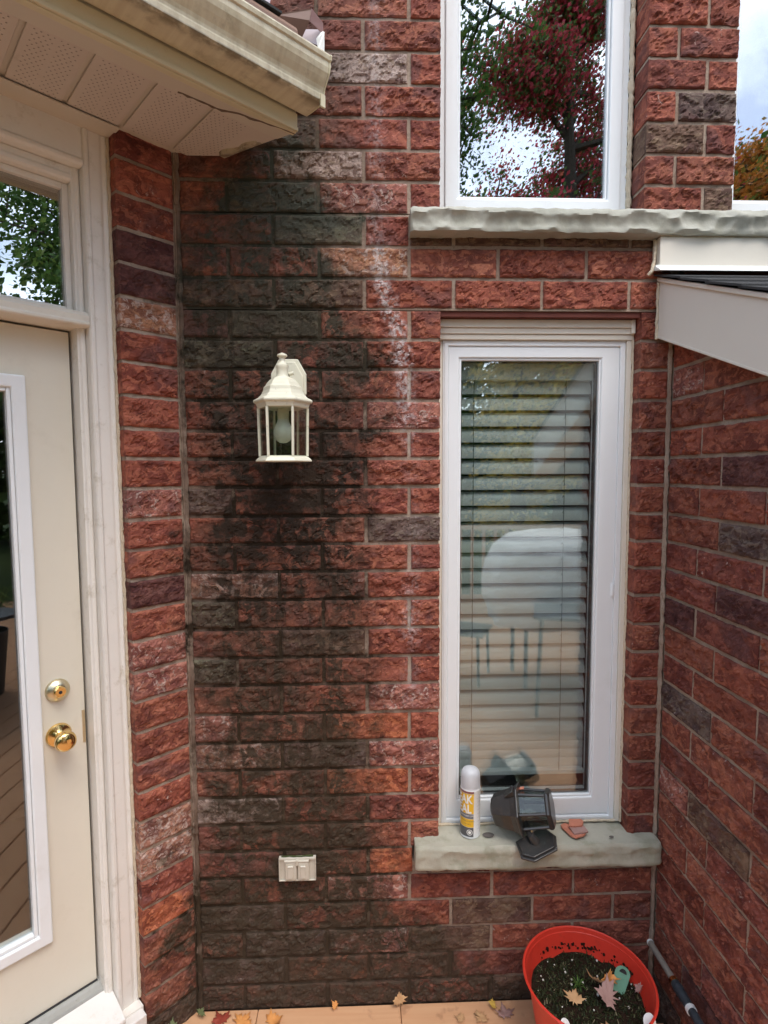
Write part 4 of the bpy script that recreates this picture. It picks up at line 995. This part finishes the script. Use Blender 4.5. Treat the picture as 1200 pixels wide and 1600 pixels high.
for i, (x, y, r_) in enumerate(((.390, -.002, .016), (.779, -.028, .0065))):
    g = G(); g.lathe([(0, 0), (r_, 0), (r_*.9, .0012), (r_*.4, .002), (0, .0018)], 14); o = g.out('sill_spot', simple('dark_lichen', (.11, .095, .085), .9), None, True, loc=(x, y, SZ+.0006)); o.scale = (1.2, .8, 1)
    tag(o, ('round dark grey spot on the sill between spray can and dark lantern', 'tiny dark round spot on the right part of the mossy sill')[i], 'stain')

# ------------------------------------------------------------------ deck
deck = thing('wooden_deck', 'light cedar plank deck in front of the brick wall', 'deck', (0, 0, 0))
yb = -.004
DX0, DX1 = -2.2, 5.2
for i in range(40):
    wdt = .086 if i == 0 else .136
    y1 = yb; y0 = yb-wdt
    x0, x1 = DX0, DX1
    pieces = [(x0, x1)]
    if i == 0: pieces = [(-.62, -.353), (-.3515, .1055), (.107, .64)]
    elif y1 > -.56: pieces = [(x0 if y1 < -.9 else max(-2.2, XL+y1-.02), XR-.01)]
    for (a, b) in pieces:
        g = G(); g.box(-(b-a)/2, (b-a)/2, -wdt/2, wdt/2, -.028, 0); g.out('deck_board', M['deck'], deck, bevel=.003, loc=((a+b)/2, (y0+y1)/2, -.001))
    yb = y0-.006
DY1 = yb
g = G()
for k in range(12): g.box(-2.1+.62*k, -2.06+.62*k, DY1, -.02, -.18, -.030)
g.out('joist', M['rail'], deck)
g = G(); g.box(.58, 1.0, -.10, .02, -.035, -.0005); g.out('gap_debris', M['dirt'], deck)
tag(mesh('ground', [(-400, -400, -.35), (400, -400, -.35), (400, 400, -.35), (-400, 400, -.35)], [(0, 1, 2, 3)], M['grass']), kind='structure')

# ------------------------------------------------------------------ red pot
PC = Vector((.646, -.190, 0))
pot = thing('flower_pot', 'red plastic flower pot with dark soil, moss and fallen leaves', 'flower pot', PC)
g = G(); rim = .250
g.lathe([(0, .0), (.125, .0), (.131, .004), (.150, .10), (.168, .205), (.176, .238), (.184, .244), (.187, rim), (.184, rim+.003), (.180, rim+.001), (.176, .235), (.164, .190), (.150, .13), (0, .13)], 72); g.out('pot_shell', M['red'], pot, True)
n = 40; vs = [(0, 0, .178)]; fs = []
for i in range(1, 13):
    for k in range(n):
        a = 2*math.pi*k/n; r_ = .163*i/12; vs.append((r_*math.cos(a), r_*math.sin(a), .180+fbm(r_*math.cos(a), r_*math.sin(a), 2, 14, 3)*.014))
for k in range(n): fs.append((0, 1+k, 1+(k+1) % n))
for i in range(11):
    for k in range(n): a = 1+i*n+k; b = 1+i*n+(k+1) % n; fs.append((a, a+n, b+n, b))
mesh('soil', vs, fs, M['soil'], pot, smooth=True)
g = G(); rr = random.Random(9)
for i in range(3800):
    a = rr.uniform(0, 6.28); r_ = .158*math.sqrt(rr.random()); x, y = r_*math.cos(a), r_*math.sin(a)
    z = .181+fbm(x, y, 2, 14, 3)*.014
    dn = fbm(x, y, 7, 16, 2)
    if dn < -.25 and rr.random() < .6: continue
    d = Vector((rr.uniform(-1, 1), rr.uniform(-1, 1), rr.uniform(.1, 1))).normalized()*rr.uniform(.005, .014); s = Vector((-d.y, d.x, 0)).normalized()*rr.uniform(.0007, .0022)
    p = Vector((x, y, z)); g.add([p-s, p+s, p+s*.4+d, p-s*.4+d], [(0, 1, 2, 3)])
o = g.out('moss', M['moss'], pot); o['kind'] = 'stuff'
g = G()
for i in range(34):
    a = rr.uniform(0, 6.28); r_ = .155*math.sqrt(rr.random()); s = rr.uniform(.0007, .0024); x, y = r_*math.cos(a), r_*math.sin(a); z = .185+fbm(x, y, 2, 14, 3)*.014
    g.box(x-s, x+s, y-s, y+s, z, z+s*1.6)
o = g.out('perlite', M['perlite'], pot); o['kind'] = 'stuff'
g = G()
for i in range(26):
    a = i*.7; p = Vector((-.015, .035, .186)); d = Vector((math.cos(a)*rr.uniform(.2, 1), math.sin(a)*rr.uniform(.2, 1), rr.uniform(.4, 1))).normalized()*rr.uniform(.02, .04); s = Vector((-d.y, d.x, 0)).normalized()*.0016
    m_ = p+d*.6; g.add([p-s, p+s, m_+s, m_-s, p+d+Vector((0, 0, -.012))], [(0, 1, 2, 3), (3, 2, 4)])
g.out('sprig', M['lf_green'], pot)
g = G(); rr2 = random.Random(2)
for i in range(90):
    a = rr2.uniform(.3, 2.2); r_ = .165+rr2.uniform(-.003, .004); z = .19+rr2.random()*.02; s = rr2.uniform(.001, .003)
    g.box(r_*math.cos(a)-s, r_*math.cos(a)+s, r_*math.sin(a)-s, r_*math.sin(a)+s, z-s, z+s)
o = g.out('dried_dirt', M['soil'], pot); o['kind'] = 'stuff'

LEAF = [(0, -.55), (.06, -.2), (.30, -.42), (.28, -.22), (.62, -.20), (.48, -.02), (.78, .22), (.50, .20), (.42, .40), (.22, .30), (.20, .55), (.10, .50), (0, .86),
        (-.10, .50), (-.20, .55), (-.22, .30), (-.42, .40), (-.50, .20), (-.78, .22), (-.48, -.02), (-.62, -.20), (-.28, -.22), (-.30, -.42), (-.06, -.2)]
def leaf(label, loc, size, rot, mat, curl=.35, seed=1, cat='fallen leaf'):
    rr = random.Random(seed); vs = [(0, .05)]+[(x*rr.uniform(.82, 1.12), y*rr.uniform(.85, 1.1)) for x, y in LEAF]
    mid = [(x*.5, y*.5+.02) for x, y in vs[1:]]
    V = []; n = len(LEAF)
    for x, y in [vs[0]]+mid+vs[1:]:
        z = curl*(x*x*.9+y*y*.5)+.10*math.sin(x*7+seed)*abs(y)+.05*rr.uniform(-1, 1)*(abs(x)+abs(y))
        V.append(Vector((x*size, y*size, z*size)))
    fs = [(0, 1+i, 1+(i+1) % n) for i in range(n)]+[(1+i, 1+n+i, 1+n+(i+1) % n, 1+(i+1) % n) for i in range(n)]
    o = mesh('maple_leaf', V, fs, M[mat], None, loc, smooth=True); o.rotation_euler = rot
    md = o.modifiers.new('thick', 'SOLIDIFY'); md.thickness = .0006
    # stem
    return tag(o, label, cat)
PZ = .192
leaf('small salmon three pointed leaf on the soil in the red pot', (.600, -.205, PZ+.006), .040, (R(12), 0, R(-30)), 'leaf_tan', .4, 3)
leaf('large mauve dry leaf beside the green tag in the red pot', (.700, -.205, PZ+.012), .060, (R(20), R(-20), R(70)), 'leaf_pink', .8, 5)
leaf('round tan curled leaf leaning by the green tag in the red pot', (.682, -.160, PZ+.016), .045, (R(35), R(-10), R(160)), 'leaf_tan', 1.0, 7)
leaf('upright orange leaf tip standing against the green tag in the red pot', (.718, -.168, PZ+.025), .042, (R(75), R(10), R(10)), 'leaf_orange', .5, 9)
leaf('reddish leaf at the front rim inside the red pot', (.612, -.320, PZ+.010), .050, (R(10), 0, R(200)), 'leaf_orange', .4, 11)
leaf('brown leaf at the front right inside the red pot', (.668, -.305, PZ+.008), .045, (R(5), R(12), R(120)), 'leaf_tan', .5, 12)
# green plant tag
tg = thing('plant_tag', 'green rounded plant tag stuck in the soil of the red pot', 'plant tag', (.742, -.172, PZ-.01), (R(-24), R(22), R(-16)))
pts = [(-.020, 0), (.020, 0), (.022, .05)]+[(.022*math.cos(R(a)), .05+.020*math.sin(R(a))) for a in range(15, 180, 15)]+[(-.022, .05)]
g = G(); g.prism(pts, -.0008, .0008, 'y'); g.out('tag_plate', M['tag_green'], tg)
g = G(); g.prism([(x*.5, .052+(z-.05)*.55) for x, z in pts[2:]], -.0016, -.0009, 'y'); g.out('tag_print', M['tag_dark'], tg)
for i, (x, y, rz, lb_) in enumerate(((.538, -.325, 20, 'white oval plant label at the left front rim of the red pot'), (.762, -.318, -35, 'white oval plant label at the right front rim of the red pot'))):
    pts = [(.016*math.cos(R(a)), .03+.020*math.sin(R(a))) for a in range(0, 360, 20)]
    g = G(); g.prism(pts, -.0008, .0008, 'y'); o = g.out('plant_label', M['ink_white'], None); o.location = (x, y, .20); o.rotation_euler = (R(-25), 0, R(rz)); tag(o, lb_, 'plant tag')

# leaves on the deck
zf = .004
leaf('tan leaf leaning upright against the wall base left of the red pot', (.103, -.014, .022), .036, (R(70), R(0), R(15)), 'leaf_tan', .4, 21)
leaf('dark red leaf at the left end of the front deck board', (-.462, -.040, zf), .045, (0, R(5), R(40)), 'leaf_red', .2, 22)
leaf('pale orange leaf on the deck beside the dark red one', (-.395, -.050, zf), .050, (0, 0, R(-30)), 'leaf_orange', .15, 23)
leaf('orange leaf overlapping the deck board joint below the outlet', (-.30, -.052, zf), .048, (R(5), 0, R(-60)), 'leaf_orange', .25, 24)
leaf('yellow curled leaf on the deck just left of the red pot', (.405, -.030, zf+.006), .026, (R(25), 0, R(80)), 'leaf_yellow', .6, 25)
leaf('greyish pink leaf on the deck beside the yellow leaf', (.438, -.055, zf), .042, (0, R(8), R(10)), 'leaf_pink', .3, 26)
leaf('tan leaf on the deck left of the greyish pink leaf', (.360, -.062, zf), .036, (0, 0, R(140)), 'leaf_tan', .3, 27)
leaf('small brown leaf lying on the deck near the tan pair', (.295, -.066, zf), .028, (0, 0, R(70)), 'leaf_tan', .5, 28)
leaf('pale green wilted leaf stuck in the left wall corner', (-.528, -.030, .02), .024, (R(70), R(20), R(-20)), 'leaf_green', .4, 29)
leaf('green leaf at the foot of the angled brick strip', (-.600, -.085, .03), .030, (R(55), R(10), R(20)), 'leaf_green', .4, 30)
leaf('tan leaf in the dark corner right of the pot under the tube', (.862, -.16, .03), .04, (R(10), 0, R(20)), 'leaf_tan', .5, 33)
leaf('orange leaf on the ground close to the right rim of the pot', (.868, -.27, .02), .045, (R(10), R(10), R(110)), 'leaf_orange', .4, 34)
leaf('small pink leaf fragment on the inner right side of the pot', (.795, -.195, .215), .022, (R(60), R(-50), R(20)), 'leaf_pink', .3, 35)
leaf('tiny salmon leaf scrap by the wall above the deck board', (-.105, -.012, .010), .022, (R(40), 0, R(60)), 'leaf_orange', .3, 36)

# wand leaning in the right corner
wd = thing('hose_wand', 'grey and blue hose wand with brass joint leaning in the right corner behind the pot', 'hose wand', (.9, -.05, .2))
P0 = Vector((.908, -.028, .205)); P1 = Vector((.874, -.26, .120)); P2 = Vector((.868, -.36, .075)); P3 = Vector((.862, -.50, .02)); o_ = Vector((.9, -.05, .2))
P1 = Vector((.905, -.172, .150)) ; 
def on_ray(px, py, x): r = ray(px, py); t = x/r.x; return Vector((x, -D+r.y*t, CZ+r.z*t))
P0 = on_ray(1017, 1474, .905)+Vector((0, 0, 0)); P1 = on_ray(1052, 1531, .898); P2 = on_ray(1078, 1575, .893); P3 = on_ray(1112, 1632, .886)
g = G(); g.tube([P0-o_, P1-o_], .0095, 14); g.out('tube', M['pole_grey'], wd, True)
g = G(); g.tube([P0-o_, P0-o_+(P0-P1).normalized()*.006], .0105, 14); g.out('end_ring', M['tape'], wd, True)
d1 = (P2-P1).normalized()
g = G(); g.tube([P1-o_, P1-o_+d1*.012], .0135, 14); g.out('brass_collar', M['brass'], wd, True)
g = G(); g.tube([P1-o_+d1*.012, P1-o_+d1*.03, P2-o_], [.0125, .0145, .0125], 14); g.out('grip', M['pole_blue'], wd, True)
g = G(); g.tube([P2-o_, P2-o_+d1*.012], .0142, 14); g.out('tape_band', M['tape'], wd, True)
g = G(); g.tube([P2-o_+d1*.012, P3-o_, P3-o_+Vector((-.03, -.1, -.01))], .0115, 14); g.out('hose', M['pole_blue'], wd, True)

# ------------------------------------------------------------------ the garden behind the camera (seen mirrored in the glass)
rail = thing('deck_railing', 'cedar deck railing with balusters along the far edge of the deck', 'railing', (0, -4.9, 0))
g = G(); g.box(-2.2, 5.2, -.07, .07, 1.02, 1.06); g.out('top_rail', M['rail'], rail); g = G(); g.box(-2.2, 5.2, -.02, .02, .12, .21); g.out('bottom_rail', M['rail'], rail)
g = G(); g.box(-.018, .018, -.018, .018, .211, 1.019); b0 = g.out('baluster', M['rail'], rail, loc=(-2.1, 0, 0))
for i in range(1, 52): link('baluster', b0.data, rail, (-2.1+.142*i, 0, 0))
for x in (-2.2, .3, 2.8, 5.2):
    g = G(); g.box(x-.045, x+.045, -.05, .04, 0, 1.019); g.out('post', M['rail'], rail)
bbq = thing('covered_barbecue', 'barbecue under a creased cream cloth cover standing on the deck', 'barbecue', (1.62, -2.65, 0))
vs = []; fs = []; n = 48; prof = [(.02, 1.245), (.25, 1.24), (.44, 1.21), (.56, 1.12), (.62, 1.0), (.65, .86), (.65, .70), (.60, .60), (.58, .50)]
for j, (r_, z) in enumerate(prof):
    for k in range(n):
        a = 2*math.pi*k/n; ca, sa = math.cos(a), math.sin(a); ex = 2.4
        q = (abs(ca)**ex+abs(sa)**ex)**(-1/ex); wv = 1+.05*math.sin(a*9+z*4)*(1-z/1.3)+.03*fbm(ca, sa, z, 2.5, 3)
        vs.append((r_*q*ca*wv, r_*.62*q*sa*wv, z+.02*fbm(ca*2, sa*2, z, 2, 2)))
for j in range(len(prof)-1):
    for k in range(n): fs.append((j*n+k, (j+1)*n+k, (j+1)*n+(k+1) % n, j*n+(k+1) % n))
fs.append(tuple(range(n)))
mesh('cover', vs, fs, M['cover'], bbq, smooth=True)
g = G()
for x, y in ((-.35, -.2), (.35, -.2), (-.35, .2), (.35, .2)): g.tube([(x, y, 0), (x, y, .5)], .018, 8)
g.out('cart_legs', M['black'], bbq)
ch = thing('patio_footstool', 'low black metal footstool standing on the deck near the covered barbecue', 'footstool', (.78, -2.75, 0), (0, 0, R(25)))
for x in (-.22, .22):
    for y in (-.18, .18):
        g = G(); g.tube([(x, y, 0), (x*.95, y*.95, .40)], .013, 6); g.out('leg', M['black'], ch)
for k in range(6):
    g = G(); g.box(-.25, .25, -.20+.068*k, -.145+.068*k, .401, .418); g.out('slat', M['black'], ch, bevel=.003)
tb = thing('patio_table', 'small dark grey patio table on the deck in front of the covered barbecue', 'table', (1.52, -2.05, 0), (0, 0, R(18)))
g = G(); g.box(-.30, .30, -.24, .24, .70, .725); g.out('tabletop', simple('grey_table_paint', (.12, .13, .14), .4), tb, bevel=.004)
for x in (-.27, .27):
    for y in (-.21, .21):
        g = G(); g.tube([(x, y, 0), (x*.9, y*.9, .699)], .014, 6); g.out('leg', M['black'], tb)
pp = thing('potted_grass', 'potted spiky green grass plant on the deck by the barbecue', 'potted plant', (1.95, -2.25, 0))
g = G(); g.lathe([(0, 0), (.13, 0), (.18, .5), (.17, .5), (.16, .46), (0, .46)], 24); g.out('pot', M['black'], pp, True)
g = G(); rr = random.Random(4)
for i in range(120):
    a = rr.uniform(0, 6.28); l = rr.uniform(.25, .5); d = Vector((math.cos(a), math.sin(a), 0)); s = Vector((-d.y, d.x, 0))*.006; p = Vector((0, 0, .47))+d*.05
    q = p+d*l*.35+Vector((0, 0, l*.8)); e = p+d*l*.8+Vector((0, 0, l*.55)); g.add([p-s, p+s, q+s, q-s, e], [(0, 1, 2, 3), (3, 2, 4)])
g.out('foliage', M['lf_green'], pp)

def tree(name, label, x, y, h, cr, mat, n, seed, base=.3, leafs=.10, group='trees around the garden', squash=.8, cz=None, density=1):
    rr = random.Random(seed); t = thing(name, label, 'tree', (x, y, -.35), group=group)
    g = G(); top = Vector((rr.uniform(-.3, .3), rr.uniform(-.3, .3), h*.86)); tr = h*.018+.05
    pts = [Vector((0, 0, -.1)), Vector((rr.uniform(-.1, .1), rr.uniform(-.1, .1), h*.3)), Vector((rr.uniform(-.2, .2), rr.uniform(-.2, .2), h*.6)), top]
    g.tube(pts, [tr*1.3, tr, tr*.6, tr*.15], 10)
    cz_ = cz or h*(base+(1-base)/2); tips = []
    for i in range(int(16+cr*6)):
        f = rr.uniform(base*.9, .95); s = Vector((0, 0, h*f)); s.x = pts[2].x*f; s.y = pts[2].y*f
        a = rr.uniform(0, 6.28); e = rr.uniform(-.05, .75); l = cr*rr.uniform(.65, 1.08)*max(.3, math.sin(math.pi*min(.98, (f-base*.8)/(1.0-base*.8))))
        d = Vector((math.cos(a)*math.cos(e), math.sin(a)*math.cos(e), math.sin(e)*squash)); m_ = s+d*l*.5+Vector((0, 0, .08*l)); q = s+d*l
        g.tube([s, m_, q], [tr*.3, tr*.16, tr*.05], 5); tips += [m_, q, s.lerp(q, .75), s.lerp(q, .35)]
        for _ in range(6):
            b = m_.lerp(q, rr.random()); c = b+Vector((rr.gauss(0, 1), rr.gauss(0, 1), rr.gauss(0, .6))).normalized()*l*rr.uniform(.25, .5)
            g.tube([b, c], [tr*.1, tr*.03], 4); tips += [c, b.lerp(c, .5)]
    g.out('trunk', M['bark'], t)
    g = G(); vs = []; fs = []
    for i in range(n):
        c = rr.choice(tips); sg = cr*.075
        p = c+Vector((rr.gauss(0, sg), rr.gauss(0, sg), rr.gauss(0, sg*.75)))
        d = Vector((rr.gauss(0, 1), rr.gauss(0, 1), rr.gauss(0, 1))).normalized(); u = d.orthogonal().normalized(); s = leafs*rr.uniform(.5, 1.2)
        v = d.cross(u); o = len(vs)
        vs += [p-u*s*.5, p+v*s*.35-u*s*.05, p+u*s*.6, p-v*s*.35-u*s*.05]; fs.append((o, o+1, o+2, o+3))
    mesh('crown', vs, fs, M[mat], t)
    return t
tree('maple_tree', 'red and green maple behind the deck, mirrored in the upper window', 4.15, -9.5, 11.5, 2.7, 'lf_red', 75000, 1, .28, .085)
tree('maple_tree', 'green maple with long drooping branches over the deck corner', .4, -7.3, 11.5, 2.5, 'lf_green', 24000, 2, .62, .085)
tree('locust_tree', 'yellow leaved locust beyond the deck railing', 2.3, -6.4, 4.4, 1.7, 'lf_yellow', 26000, 3, .25, .075)
tree('maple_tree', 'orange leaved maple far right of the garden', 7.7, -8.5, 8.8, 2.7, 'lf_orange', 34000, 4, .2, .10)
tree('broadleaf_tree', 'dense green tree at the far left of the garden', -2.6, -9.0, 7.5, 2.8, 'lf_green', 9000, 5, .15, .16)
tree('broadleaf_tree', 'dense green tree right of the deck, mirrored in the door transom', 10.4, -3.6, 9.5, 3.9, 'lf_green', 60000, 6, .10, .12)
tree('broadleaf_tree', 'tall green tree further right beyond the deck', 13.0, -6.0, 9.0, 3.6, 'lf_green', 12000, 7, .12, .2)
tree('broadleaf_tree', 'round green tree behind the railing centre', 1.6, -11.5, 5.6, 2.6, 'lf_green', 9000, 8, .10, .17)
tree('broadleaf_tree', 'green understorey tree behind the maples', 5.8, -12.5, 5.8, 2.8, 'lf_green', 9000, 9, .10, .17)
tree('broadleaf_tree', 'small green tree left of the yellow locust', -.2, -8.4, 4.4, 2.1, 'lf_green', 9000, 10, .08, .14)
tree('broadleaf_tree', 'wide green tree past the left end of the railing', -7.5, -9.5, 8.0, 3.4, 'lf_green', 8000, 12, .1, .2)
# hedge closing the garden
g = G(); rr = random.Random(12)
for i in range(34000):
    a = rr.uniform(-3.6, .5); r_ = rr.uniform(14.5, 16.5); x, y = r_*math.cos(a)+2, r_*math.sin(a)-1
    z = -.35+rr.random()**.8*(4.2+.8*math.sin(a*9)+.4*math.sin(a*23)); d = Vector((rr.gauss(0, 1), rr.gauss(0, 1), rr.gauss(0, 1))).normalized(); u = d.orthogonal().normalized(); v = d.cross(u); s = rr.uniform(.12, .3); p = Vector((x, y, z))
    g.add([p-u*s, p+v*s*.7, p+u*s, p-v*s*.7], [(0, 1, 2, 3)])
h_ = mesh('garden_hedge', g.v, g.f, M['lf_green']); tag(h_, 'thick green hedge enclosing the garden', 'hedge', kind='stuff')
